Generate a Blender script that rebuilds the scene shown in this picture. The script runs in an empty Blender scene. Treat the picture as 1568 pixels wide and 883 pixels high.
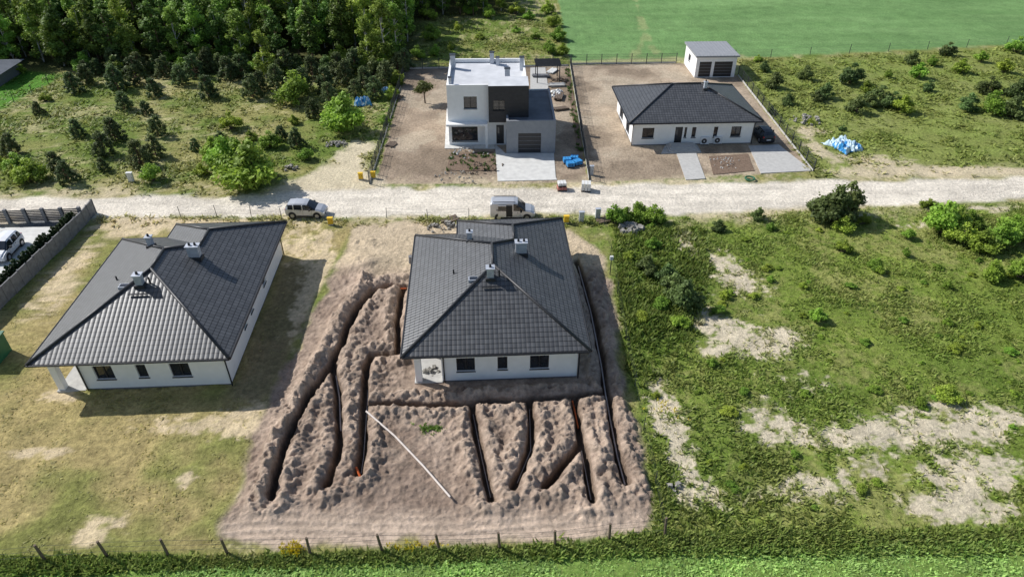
import bpy, bmesh, math, numpy as np, random
from mathutils import Vector, Matrix
random.seed(5)
R=np.random.default_rng(11)
sc=bpy.context.scene
sc.view_settings.view_transform='Standard'; sc.view_settings.look='None'; sc.view_settings.exposure=0
COL=sc.collection
# ---------------------------------------------------------------- survey: calibrated drone pose -> ground metres
CH=34.5; TH=math.radians(35.8); FP=1060.0
CT,ST=math.cos(TH),math.sin(TH)
def P(px,py,z=0.0):
    t=(py-441.5)/FP; u=(px-784)/FP
    d=(CH-z)/(ST+CT*t)
    return (d*u, d*(CT-ST*t))
def PL(l,z=0.0): return [P(a,b,z) for a,b in l]
def lin(c):
    c=np.array(c,float)/255.
    return np.where(c<=.04045,c/12.92,((c+.055)/1.055)**2.4)
YAW=math.radians(3.0)
# ---------------------------------------------------------------- numpy noise
TAB=[np.random.default_rng(100+i).random((256,256)) for i in range(12)]
def vn(x,y,s):
    T=TAB[s%12]
    xi=np.floor(x).astype(int); yi=np.floor(y).astype(int)
    fx=x-xi; fy=y-yi
    fx=fx*fx*(3-2*fx); fy=fy*fy*(3-2*fy)
    a=T[xi&255,yi&255]; b=T[(xi+1)&255,yi&255]; c=T[xi&255,(yi+1)&255]; d=T[(xi+1)&255,(yi+1)&255]
    return (a*(1-fx)+b*fx)*(1-fy)+(c*(1-fx)+d*fx)*fy
def fbm(X,Y,f,o=4,s=0):
    r=0;a=1;t=0
    for i in range(o):
        ca,sa=math.cos(i*1.1+s),math.sin(i*1.1+s)
        r=r+a*vn((X*ca-Y*sa)*f+17.3*i,(X*sa+Y*ca)*f+5.1*i,s+i); t+=a; a*=.5; f*=2.03
    return r/t
def sstep(a,b,x):
    t=np.clip((x-a)/(b-a),0,1); return t*t*(3-2*t)
def segd(X,Y,pts,closed=False):
    d=np.full(X.shape,1e9)
    n=len(pts)
    for i in range(n if closed else n-1):
        ax,ay=pts[i]; bx,by=pts[(i+1)%n]
        dx,dy=bx-ax,by-ay; L=dx*dx+dy*dy+1e-9
        t=np.clip(((X-ax)*dx+(Y-ay)*dy)/L,0,1)
        d=np.minimum(d,np.hypot(X-ax-t*dx,Y-ay-t*dy))
    return d
def sdp(X,Y,pts):
    ins=np.zeros(X.shape,bool); n=len(pts)
    for i in range(n):
        ax,ay=pts[i]; bx,by=pts[(i+1)%n]
        c=((ay>Y)!=(by>Y))&(X<(bx-ax)*(Y-ay)/((by-ay) if by!=ay else 1e-9)+ax)
        ins^=c
    return np.where(ins,1,-1)*segd(X,Y,pts,True)
Z_road=PL([(-400,306),(0,303),(250,301),(400,300),(470,291),(600,289),(850,286),(1050,281),(1250,276),(1400,276),(1568,272),(2100,262),(2100,300),(1568,305),(1400,311),(1240,318),(1100,325),(1020,330),(860,326),(740,329),(440,331),(140,331),(0,329),(-400,332)])
Z_track=PL([(395,304),(470,270),(530,232),(548,215),(572,222),(562,262),(590,292)])
Z_wy=PL([(575,282),(622,105),(871,100),(901,280)])
Z_ry=PL([(874,100),(1040,97),(1128,115),(1243,262),(904,280)])
Z_lp=PL([(150,333),(0,480),(-150,630),(-300,878),(0,862),(340,840),(400,640),(470,480),(545,340)])
Z_nb=PL([(145,320),(0,470),(-150,620),(-600,700),(-500,325)])
Z_nl=PL([(97,117),(0,168),(-200,260),(-400,200),(-300,112),(40,108)])
Z_dirt=PL([(340,826),(395,655),(440,560),(480,480),(520,400),(545,345),(640,342),(870,350),(925,392),(945,500),(965,610),(985,700),(998,790),(985,808),(870,826),(640,832),(400,842)])
Z_crop=PL([(-500,890),(0,878),(400,866),(600,860),(800,852),(1000,846),(1568,828),(2100,815),(2100,1500),(-500,1500)])
Z_marg=PL([(-500,862),(0,860),(400,848),(640,838),(870,832),(1000,818),(1568,812),(2100,800),(2100,1500),(-500,1500)])
Z_field=PL([(874,99),(1125,90),(1568,68),(2600,30),(2600,-230),(846,-230),(854,0)])
Z_forest=PL([(-900,120),(0,110),(560,100),(636,92),(640,30),(785,22),(790,-230),(-900,-230)])
Z_rm=PL([(930,345),(1020,332),(1240,322),(2100,300),(2100,840),(1000,830),(1000,780),(960,600),(930,400)])
TR=[PL(q) for q in [
 [(415,764),(424,722),(436,690),(450,652),(470,612),(506,562),(522,530),(535,500),(552,468),(572,446),(596,439),(622,438)],
 [(502,742),(514,710),(517,680),(519,620),(512,562)],
 [(549,724),(555,690),(557,645),(560,600),(562,562),(568,545),(612,541)],
 [(612,541),(609,520),(608,490),(618,440)],
 [(560,621),(640,620),(722,619),(800,613),(880,607),(930,602)],
 [(722,621),(728,655),(736,700),(745,735),(752,766)],
 [(810,615),(814,650),(811,690),(800,722),(785,745)],
 [(880,608),(889,675),(868,705),(836,746)],
 [(889,675),(898,715),(907,766)],
 [(930,602),(938,650),(946,700),(960,741)],
 [(884,400),(896,440),(908,480),(921,550),(930,604)]]]
BERM=PL([(392,770),(410,715),(440,650),(470,590),(505,530),(530,475),(560,430)])
HF=PL([(625,592),(888,586),(872,395),(640,400)])
def blob(X,Y,px,py,rx,ry):
    cx,cy=P(px,py); return np.exp(-(((X-cx)/rx)**2+((Y-cy)/ry)**2))
def fields(X,Y):
    n1=fbm(X,Y,.09,5,1); n2=fbm(X,Y,.45,5,3); n3=fbm(X,Y,2.2,4,5); n4=fbm(X,Y,.2,5,7)
    col=np.zeros(X.shape+(3,)); veg=np.ones(X.shape)
    def mixc(c,m):
        nonlocal col
        c=np.asarray(c,float)
        if c.ndim==1: c=c[None,:]
        col=col*(1-m[...,None])+c*m[...,None]
    A=lin([144,140,86]); B=lin([102,122,52]); C=lin([182,172,130])
    m=sstep(.34,.6,n1*.5+n2*.5)
    col=A*(1-m[...,None])+B*m[...,None]
    mixc(C,sstep(.52,.68,n4*.5+n3*.5)*.8)
    mnl=sstep(-.3,.3,sdp(X,Y,Z_nl)); mixc(lin([84,134,44])*(.8+.4*n3[...,None]),mnl)
    # right meadow
    mr=sstep(-.6,.6,sdp(X,Y,Z_rm)+(n2-.5)*2)
    lush=lin([88,112,40])[None,:]*(1-n2[...,None])+lin([134,148,68])[None,:]*n2[...,None]
    mixc(lush,mr)
    mixc(lin([152,150,92]),mr*sstep(.46,.62,n4*.55+n3*.45)*.65)
    tall=np.clip(blob(X,Y,990,460,3.6,7)+blob(X,Y,1040,430,4,4)+blob(X,Y,1120,700,3,4)*.7+blob(X,Y,1500,560,5,3)*.6+blob(X,Y,1250,600,4,3)*.5,0,1)*mr
    mixc(lin([72,100,36]),tall*.6)
    # sandy patches
    sp=(blob(X,Y,1110,410,2.0,3.2)+blob(X,Y,1150,520,3.2,2.6)+blob(X,Y,1200,520,2.4,1.6)*.8+blob(X,Y,1050,370,1.6,2.8)+blob(X,Y,1085,490,1.6,2.4)+blob(X,Y,1090,540,1.2,1.2)*.8
       +blob(X,Y,1040,690,1.5,2.0)+blob(X,Y,1065,755,2.0,1.4)+blob(X,Y,1010,600,1.3,2.6)*.9+blob(X,Y,1020,640,1.4,1.4)*.85+blob(X,Y,1290,672,4.5,1.2)*.9+blob(X,Y,1370,650,3,1.5)*.9
       +blob(X,Y,1440,622,3.0,1.1)*.9+blob(X,Y,1480,660,3,1.4)*.85+blob(X,Y,1545,640,2.8,1.4)*.9+blob(X,Y,1530,720,3.4,1.8)*.85+blob(X,Y,1420,775,2.0,1.3)*.9+blob(X,Y,1520,785,3,1.4)*.85+blob(X,Y,1470,730,2,1.8)*.75
       +blob(X,Y,1160,630,3.2,2.2)*.6+blob(X,Y,1240,590,2.6,2.2)*.65+blob(X,Y,1340,720,4.5,1.4)*.6+blob(X,Y,1200,660,3.4,1.4)*.65
       +blob(X,Y,1400,345,3.2,1.0)*.8+blob(X,Y,1520,320,7,1.0)*.9+blob(X,Y,1300,330,6,.6)*.7+blob(X,Y,1250,745,2.4,1.4)*.7+blob(X,Y,1150,440,2.6,2.8)*.65+blob(X,Y,1180,760,4,1.2)*.55)
    sandn=fbm(X,Y,1.3,6,2); sfine=fbm(X,Y,3.6,4,8)
    ms=sstep(.615,.765,np.clip(sp,0,1)*.42+sandn*.46+sfine*.38-.06)*mr
    mixc(lin([208,195,170])*(.85+.3*n3[...,None]),ms*.95); veg=veg*(1-ms*.92)
    # upper right meadow
    mu=sstep(-1,1,sdp(X,Y,PL([(1135,95),(1568,72),(2400,40),(2400,262),(1568,270),(1250,272),(1130,115)])))
    mixc(lin([128,140,72])*(.7+.6*n2[...,None]),mu*.8)
    s2=sstep(.56,.78,(blob(X,Y,1400,266,14,1.5)+blob(X,Y,1500,262,10,1.5)+blob(X,Y,1240,200,3,2)+blob(X,Y,1245,225,1.8,3)+blob(X,Y,1330,245,7,2.2))*.55+sandn*.5)*mu
    mixc(lin([204,188,160]),s2*.85); veg*=1-s2*.9
    # left plot - dry lawn
    ml=sstep(-.3,.3,sdp(X,Y,Z_lp)+(n2-.5)*.8)
    gm=sstep(.38,.62,n1*.6+n2*.4)
    dl=lin([168,152,104])[None,:]*(1-gm[...,None])+lin([130,132,74])[None,:]*gm[...,None]
    mixc(dl*(.7+.6*n3[...,None]),ml)
    sl=(blob(X,Y,165,800,1.8,1.2)+blob(X,Y,282,735,.9,1.)+blob(X,Y,40,692,3.,.7)+blob(X,Y,130,830,1.2,.8)+blob(X,Y,280,650,5.,1.5)*.8+blob(X,Y,90,605,3.,1.)*.9+blob(X,Y,385,640,1.8,2.)
       +blob(X,Y,80,460,2.8,5)*.8+blob(X,Y,300,338,9,2.2)*.9+blob(X,Y,470,375,3.8,4.2)*1.+blob(X,Y,110,400,1.8,4)*.9+blob(X,Y,495,430,2.0,4)*.95+blob(X,Y,210,345,4,3)*.9+blob(X,Y,465,480,1.4,4)*.9)
    msl=sstep(.56,.76,np.clip(sl,0,1)*.44+sandn*.46+sfine*.28-.04)*ml
    mbs=sstep(-.6,.6,sdp(X,Y,PL([(352,610),(430,400),(490,400),(470,480),(440,560),(400,625)]))+(n2-.5)*1.5)
    mixc(lin([140,124,98])*(.8+.4*n3[...,None]),mbs*.7); veg=veg*(1-mbs*.8)
    mixc(lin([214,194,160])*(.85+.3*n3[...,None]),msl*.88); veg=veg*(1-.45*ml)*(1-msl*.9)
    # neighbour yard
    mn=sstep(-.1,.1,sdp(X,Y,Z_nb)); mixc(lin([104,106,108])*(.85+.3*n3[...,None]),mn); veg*=1-mn
    for Z,c in ((Z_wy,[158,141,122]),(Z_ry,[174,157,136])):
        mw=sstep(-.15,.15,sdp(X,Y,Z)+(n3-.5)*.5)
        mixc(lin(c)*(.7+.6*n2[...,None]),mw); veg*=1-mw
        mixc(lin([128,113,96])*(.8+.4*n3[...,None]),mw*sstep(.53,.62,n4)*.6)
        mixc(lin([192,178,156]),mw*sstep(.45,.36,n4)*.5)
    mt=sstep(-.8,.8,sdp(X,Y,Z_track)+(n2-.5)*3.5); mixc(lin([214,200,172]),mt*.9); veg*=1-mt
    # verge
    dv=segd(X,Y,Z_road,True); inr=sdp(X,Y,Z_road)
    mv=sstep(3.4,0.2,dv+(n2-.5)*5)*sstep(.35,.6,n4*.6+n3*.4)
    mixc(lin([208,192,162]),mv*.75); veg*=1-mv*.7
    mro=sstep(-.45,.45,inr+(n2-.5)*1.6)
    rc=lin([233,223,206])[None,:]*(.80+.3*n2[...,None])
    rc=rc*(1-.15*sstep(.45,.6,fbm(X*.12,Y*1.3,1.,4,4))[...,None])
    mixc(rc,mro); veg*=1-mro
    # centre dirt plot
    sd=sdp(X,Y,Z_dirt); md=sstep(-.4,.4,sd+(n2-.5)*1.8)
    dm=np.clip(fbm(X,Y,.6,5,8)*1.5-.25,0,1)
    dc=lin([136,118,104])[None,:]*(1-dm[...,None])+lin([182,162,144])[None,:]*dm[...,None]
    mixc(dc*(.68+.64*n3[...,None]),md); veg*=1-md
    bot=sstep(Y*0+26.2,Y*0+24.0,Y+(n2-.5)*1.2)*md
    mixc(lin([200,180,160])*(.85+.3*n3[...,None]),bot*.75)
    top=sstep(48.5,52.5,Y+(n2-.5)*3)*md
    mixc(lin([204,186,156])*(.8+.4*n3[...,None]),top*.8)
    # margins and crops
    mm=sstep(-.3,.3,sdp(X,Y,Z_marg)+(n2-.5)*1.0); mixc(lin([96,112,52])*(.6+.8*n2[...,None]),mm*.9); veg=np.maximum(veg,mm)
    mc=sstep(-.12,.12,sdp(X,Y,Z_crop)+(n3-.5)*.5); mixc(lin([112,138,66])*(.75+.5*n2[...,None]),mc)
    mf=sstep(-.3,.3,sdp(X,Y,Z_field)+(n2-.5)*.8)
    st=fbm(X*.15,Y*1.2,.5,4,6)
    fc=lin([100,136,80])[None,:]*(1-st[...,None])+lin([122,154,98])[None,:]*st[...,None]
    mixc(fc*(.78+.44*n1[...,None]),mf)
    tr=np.minimum(segd(X,Y,PL([(968,-60),(978,20),(990,50),(975,80),(960,97)])),segd(X,Y,PL([(990,50),(998,72),(1010,97)])))
    mixc(lin([165,164,116]),mf*sstep(.7,.1,tr+(n2-.5)*3)*.45)
    mixc(lin([176,168,126]),mf*sstep(1.8,.2,segd(X,Y,PL([(874,97),(1130,88)]))+(n2-.5)*3)*.7)
    for k_ in (-60,-30,0,34):
        a_=segd(X,Y,PL([(900,78+k_*.9),(1568,44+k_*.9)])); mixc(lin([92,122,72]),mf*sstep(.35,.1,np.abs(a_-.8))*.35)
    veg=veg*(1-mf)
    mfo=sstep(-2,2,sdp(X,Y,Z_forest)+(n2-.5)*4); mixc(lin([66,70,38])*(.5+n2[...,None]),mfo*.9)
    # ---- height
    flat=np.clip(mro+mt+sstep(-.1,.1,sdp(X,Y,Z_wy))+sstep(-.1,.1,sdp(X,Y,Z_ry))+mn,0,1)
    Hh=(n2-.5)*.28*(1-flat)+(n3-.5)*.06*(1-.8*mro)
    Hh=Hh*(1-md)
    wx=(fbm(X,Y,1.1,3,9)-.5)*.5
    Xw=X+(fbm(X,Y,.7,3,2)-.5)*.35; Yw=Y+(fbm(X,Y,.7,3,6)-.5)*.35
    d=np.full(X.shape,1e9)
    for q in TR: d=np.minimum(d,segd(Xw,Yw,q))
    hs=sdp(X,Y,HF)
    keep=sstep(.1,-.5,hs)
    lump=fbm(X,Y,1.7,4,10)
    bil=1-np.abs(fbm(X,Y,1.5,4,6)*2-1)*2.2
    mound=.46*np.exp(-((d+wx-.80)/.46)**2)*np.clip(.2+1.3*lump+.28*bil-.2,0.05,2)
    mound=mound+.16*np.exp(-((d-1.5)/.7)**2)*np.clip(bil,0,1)
    berm=segd(Xw,Yw,BERM); mound=np.maximum(mound,.85*np.exp(-((berm+wx)/.75)**2)*np.clip(.2+1.3*lump+.28*bil-.2,0.05,2))
    ck=vn(X*4.6+3,Y*4.6,4); ck2=vn(X*2.5+9,Y*2.5,7); ck3=vn(X*6.3+1,Y*6.1+4,9)
    clods=np.clip(ck-.58,0,1)*.40+np.clip(ck2-.62,0,1)*.30+(ck3-.5)*.07
    dens=.42+.58*np.exp(-((d-.6)/1.1)**2)
    clod=((fbm(X,Y,3.0,3,2)-.5)*.26+clods)*dens+(fbm(X,Y,.8,3,1)-.5)*.2
    tt=-.8*sstep(.27,.14,d+wx*.1)
    mound=mound*sstep(.12,.34,d+wx*.12)
    hd=(mound+clod*sstep(.15,.35,d))*keep
    hd=hd*(1-.68*bot)*(1-.5*top)
    for yy in (24.6,25.15,23.6,24.05,25.7):
        hd=hd-.06*sstep(.2,.1,np.abs(Y-yy-X*.03-.25*np.sin(X*.35)))*bot*(X<5)
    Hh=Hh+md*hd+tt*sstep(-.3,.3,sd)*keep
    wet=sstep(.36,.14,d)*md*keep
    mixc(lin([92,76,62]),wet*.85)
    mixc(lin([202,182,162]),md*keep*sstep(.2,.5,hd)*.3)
    Hh=Hh+.7*blob(X,Y,560,405,1.9,1.5)*(.7+.6*lump)+.4*blob(X,Y,560,372,1.5,1.2)*lump
    return Hh,col,veg
def gz(x,y):
    return float(fields(np.array([x],float),np.array([y],float))[0][0])
# ---------------------------------------------------------------- material helpers
def nt(m): m.use_nodes=True; return m.node_tree
def pm(name,c1,c2=None,scale=3,rough=.7,bump=0,metal=0,spec=.4,detail=4,bdist=.02):
    m=bpy.data.materials.new(name); t=nt(m); N=t.nodes; L=t.links; b=N['Principled BSDF']
    c1=tuple(c1)+(1,); c2=(tuple(c2)+(1,)) if c2 is not None else tuple(min(1,x*1.18) for x in c1[:3])+(1,)
    tc=N.new('ShaderNodeTexCoord'); n=N.new('ShaderNodeTexNoise'); n.inputs['Scale'].default_value=scale; n.inputs['Detail'].default_value=detail
    L.new(tc.outputs['Object'],n.inputs['Vector'])
    r=N.new('ShaderNodeMapRange'); r.inputs[1].default_value=.3; r.inputs[2].default_value=.7; L.new(n.outputs['Fac'],r.inputs[0])
    mx=N.new('ShaderNodeMix'); mx.data_type='RGBA'; mx.inputs[6].default_value=c1; mx.inputs[7].default_value=c2
    L.new(r.outputs[0],mx.inputs[0]); L.new(mx.outputs[2],b.inputs['Base Color'])
    b.inputs['Roughness'].default_value=rough; b.inputs['Metallic'].default_value=metal; b.inputs['Specular IOR Level'].default_value=spec
    if bump:
        bp=N.new('ShaderNodeBump'); bp.inputs['Strength'].default_value=bump; bp.inputs['Distance'].default_value=bdist
        L.new(n.outputs['Fac'],bp.inputs['Height']); L.new(bp.outputs[0],b.inputs['Normal'])
    return m
def ml(c): return tuple(lin(c))
M={}
M['wall']=pm('white_render',(.82,.82,.81),(.88,.88,.87),2,.8,.15)
M['wallg']=pm('grey_render',(.25,.26,.28),(.29,.30,.32),2,.8,.15)
M['roofw']=pm('roof_membrane',(.50,.51,.53),(.64,.65,.67),.8,.8,.1)
M['black']=pm('dark_cladding',(.028,.028,.032),(.04,.04,.045),3,.55,.1)
M['plinth']=pm('plinth',(.16,.16,.17),None,5,.8)
M['droof']=pm('bitumen_roof',(.10,.115,.135),(.15,.165,.19),1,.7,.1)
M['frame']=pm('dark_frame',(.03,.03,.033),None,5,.4)
M['glass']=pm('window_glass',(.012,.015,.02),(.03,.035,.045),1.3,.06,0,0,.8)
M['gutter']=pm('gutter_metal',(.03,.03,.033),None,5,.35,0,.3)
M['soffit']=pm('soffit',(.55,.55,.55),None,5,.8)
M['chim']=pm('chimney_metal',(.40,.43,.48),(.56,.59,.64),4,.45,.1,.2)
M['conc']=pm('concrete',(.42,.41,.39),(.52,.51,.48),3,.85,.3)
M['paveL']=pm('light_paving',(.54,.53,.50),(.68,.67,.63),1.5,.85,.2)
M['fencec']=pm('concrete_fence',(.15,.15,.155),(.23,.23,.235),3,.85,.3)
M['steel']=pm('fence_steel',(.06,.065,.07),None,5,.5,0,.4)
M['wood']=pm('weathered_wood',(.11,.08,.06),(.20,.15,.11),8,.85,.4)
M['rock']=pm('rubble',(.20,.19,.17),(.38,.36,.32),4,.9,.6)
M['blue']=pm('blue_tarp',(.02,.20,.50),(.06,.34,.68),2,.4,.4,0,.5,6,.1)
M['pale']=pm('pale_tarp',(.42,.58,.68),(.62,.74,.78),2,.4,.4)
M['greent']=pm('green_fabric',(.02,.12,.06),None,2,.5)
M['yellow']=pm('yellow_box',(.70,.45,.03),None,4,.5)
M['pvc']=pm('pvc_pipe',(.58,.50,.44),(.68,.61,.55),4,.5)
M['orange']=pm('orange_pipe',(.62,.13,.03),None,4,.5)
M['silver']=pm('silver_paint',(.50,.51,.53),None,1,.3,0,.35,.6)
M['whitep']=pm('white_paint',(.66,.67,.69),None,1,.3,0,0,.6)
M['darkp']=pm('dark_paint',(.012,.014,.02),None,1,.25,0,.2,.6)
M['tyre']=pm('tyre',(.02,.02,.02),None,9,.85)
M['rim']=pm('rim',(.4,.4,.42),None,9,.35,0,.7)
M['lampr']=pm('tail_lamp',(.4,.01,.01),None,9,.2)
M['lampw']=pm('head_lamp',(.7,.7,.72),None,9,.15)
M['plastic']=pm('black_plastic',(.02,.02,.022),None,9,.6)
M['bag']=pm('big_bag',(.62,.62,.60),(.74,.74,.72),5,.8,.4)
M['red']=pm('red_crate',(.42,.16,.13),None,4,.6)
M['bark']=pm('bark',(.10,.075,.055),(.17,.13,.10),6,.9,.5)
M['barkp']=pm('pine_bark',(.22,.13,.08),(.14,.10,.07),3,.9,.5)
M['barkb']=pm('birch_bark',(.55,.53,.5),(.3,.28,.26),3,.85,.3)
M['bed']=pm('garden_bed',(.12,.08,.055),(.24,.17,.12),6,.95,.6)
def ground_mat():
    m=bpy.data.materials.new('ground_material'); t=nt(m); N=t.nodes; L=t.links; b=N['Principled BSDF']
    at=N.new('ShaderNodeAttribute'); at.attribute_name='Col'; ve=N.new('ShaderNodeAttribute'); ve.attribute_name='veg'
    tc=N.new('ShaderNodeTexCoord')
    def noise(s,d=8,ro=.6):
        n=N.new('ShaderNodeTexNoise'); n.inputs['Scale'].default_value=s; n.inputs['Detail'].default_value=d; n.inputs['Roughness'].default_value=ro
        L.new(tc.outputs['Object'],n.inputs['Vector']); return n
    def mr(src,a,bb,c,d):
        r=N.new('ShaderNodeMapRange'); 
        for i,vv in enumerate((a,bb,c,d)): r.inputs[i+1].default_value=vv
        L.new(src,r.inputs[0]); return r
    n1=noise(3.2,9,.72); n2=noise(.55,6); n3=noise(9,5)
    f1=mr(n1.outputs['Fac'],.3,.7,.66,1.34)
    f1v=mr(n1.outputs['Fac'],.33,.67,.55,1.45)
    fm=N.new('ShaderNodeMix'); fm.data_type='FLOAT'; L.new(ve.outputs['Fac'],fm.inputs[0]); L.new(f1.outputs[0],fm.inputs[2]); L.new(f1v.outputs[0],fm.inputs[3])
    f2=mr(n2.outputs['Fac'],.3,.7,.85,1.15)
    mu=N.new('ShaderNodeMath'); mu.operation='MULTIPLY'; L.new(fm.outputs[0],mu.inputs[0]); L.new(f2.outputs[0],mu.inputs[1])
    vm=N.new('ShaderNodeVectorMath'); vm.operation='SCALE'; L.new(at.outputs['Color'],vm.inputs[0]); L.new(mu.outputs[0],vm.inputs['Scale'])
    fl=mr(n3.outputs['Fac'],.55,.66,0,.4); fl2=N.new('ShaderNodeMath'); fl2.operation='MULTIPLY'; L.new(fl.outputs[0],fl2.inputs[0]); L.new(ve.outputs['Fac'],fl2.inputs[1])
    mx=N.new('ShaderNodeMix'); mx.data_type='RGBA'; L.new(fl2.outputs[0],mx.inputs[0]); L.new(vm.outputs[0],mx.inputs[6]); mx.inputs[7].default_value=ml([170,166,112])+(1,)
    L.new(mx.outputs[2],b.inputs['Base Color']); b.inputs['Roughness'].default_value=.95; b.inputs['Specular IOR Level'].default_value=.1
    bp=N.new('ShaderNodeBump'); bp.inputs['Strength'].default_value=.85; bp.inputs['Distance'].default_value=.2; L.new(n1.outputs['Fac'],bp.inputs['Height']); L.new(bp.outputs[0],b.inputs['Normal'])
    return m
def leaf_mat(name,attr='Col',objvar=True,trans=.25):
    m=bpy.data.materials.new(name); t=nt(m); N=t.nodes; L=t.links; b=N['Principled BSDF']; out=N['Material Output']
    at=N.new('ShaderNodeAttribute'); at.attribute_name=attr
    src=at.outputs['Color']
    if objvar:
        oi=N.new('ShaderNodeObjectInfo'); hs=N.new('ShaderNodeHueSaturation')
        r=N.new('ShaderNodeMapRange'); r.inputs[3].default_value=.47; r.inputs[4].default_value=.52; L.new(oi.outputs['Random'],r.inputs[0]); L.new(r.outputs[0],hs.inputs['Hue'])
        r2=N.new('ShaderNodeMapRange'); r2.inputs[3].default_value=1.25; r2.inputs[4].default_value=.75; 
        mu=N.new('ShaderNodeMath'); mu.operation='MULTIPLY'; mu.inputs[1].default_value=7.31; fr=N.new('ShaderNodeMath'); fr.operation='FRACT'
        L.new(oi.outputs['Random'],mu.inputs[0]); L.new(mu.outputs[0],fr.inputs[0]); L.new(fr.outputs[0],r2.inputs[0]); L.new(r2.outputs[0],hs.inputs['Value'])
        L.new(src,hs.inputs['Color']); src=hs.outputs['Color']
    L.new(src,b.inputs['Base Color']); b.inputs['Roughness'].default_value=.6; b.inputs['Specular IOR Level'].default_value=.25
    tr=N.new('ShaderNodeBsdfTranslucent'); L.new(src,tr.inputs['Color']); ms=N.new('ShaderNodeMixShader'); ms.inputs[0].default_value=trans
    L.new(b.outputs[0],ms.inputs[1]); L.new(tr.outputs[0],ms.inputs[2]); L.new(ms.outputs[0],out.inputs['Surface'])
    return m
M['leaf']=leaf_mat('foliage',trans=.35); M['grass']=leaf_mat('grass_blades',objvar=False,trans=.42)
def tile_mat():
    m=bpy.data.materials.new('roof_tiles'); t=nt(m); N=t.nodes; L=t.links; b=N['Principled BSDF']
    uv=N.new('ShaderNodeUVMap'); uv.uv_map='UVMap'; s=N.new('ShaderNodeSeparateXYZ'); L.new(uv.outputs[0],s.inputs[0])
    def math_(op,a,bb=None,c=None):
        n=N.new('ShaderNodeMath'); n.operation=op
        for i,x in enumerate((a,bb,c)):
            if x is None: continue
            if isinstance(x,(int,float)): n.inputs[i].default_value=x
            else: L.new(x,n.inputs[i])
        return n.outputs[0]
    v=math_('DIVIDE',s.outputs[1],.38); fv=math_('FRACT',v)
    u=math_('DIVIDE',s.outputs[0],.32); fu=math_('FRACT',u)
    wave=math_('ABSOLUTE',math_('SINE',math_('MULTIPLY',u,math.pi)))
    saw=math_('SUBTRACT',1.0,fv)
    h=math_('ADD',math_('MULTIPLY',wave,.55),math_('MULTIPLY',saw,.6))
    bp=N.new('ShaderNodeBump'); bp.inputs['Strength'].default_value=.85; bp.inputs['Distance'].default_value=.036; L.new(h,bp.inputs['Height']); L.new(bp.outputs[0],b.inputs['Normal'])
    wn=N.new('ShaderNodeTexWhiteNoise'); wn.noise_dimensions='2D'; cb=N.new('ShaderNodeCombineXYZ'); L.new(math_('FLOOR',u),cb.inputs[0]); L.new(math_('FLOOR',v),cb.inputs[1]); L.new(cb.outputs[0],wn.inputs['Vector'])
    gap=math_('LESS_THAN',fv,.16); gu=math_('LESS_THAN',wave,.28); g=math_('MAXIMUM',gap,math_('MULTIPLY',gu,.5))
    val=math_('MULTIPLY',math_('MULTIPLY_ADD',wn.outputs['Value'],.35,.85),math_('SUBTRACT',1.0,math_('MULTIPLY',g,.68)))
    vm=N.new('ShaderNodeVectorMath'); vm.operation='SCALE'; vm.inputs[0].default_value=(.080,.082,.086); L.new(val,vm.inputs['Scale'])
    L.new(vm.outputs[0],b.inputs['Base Color']); b.inputs['Roughness'].default_value=.42; b.inputs['Specular IOR Level'].default_value=.55
    return m
M['tile']=tile_mat()
M['ridge']=pm('ridge_tile',(.035,.035,.038),None,4,.45)
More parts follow.
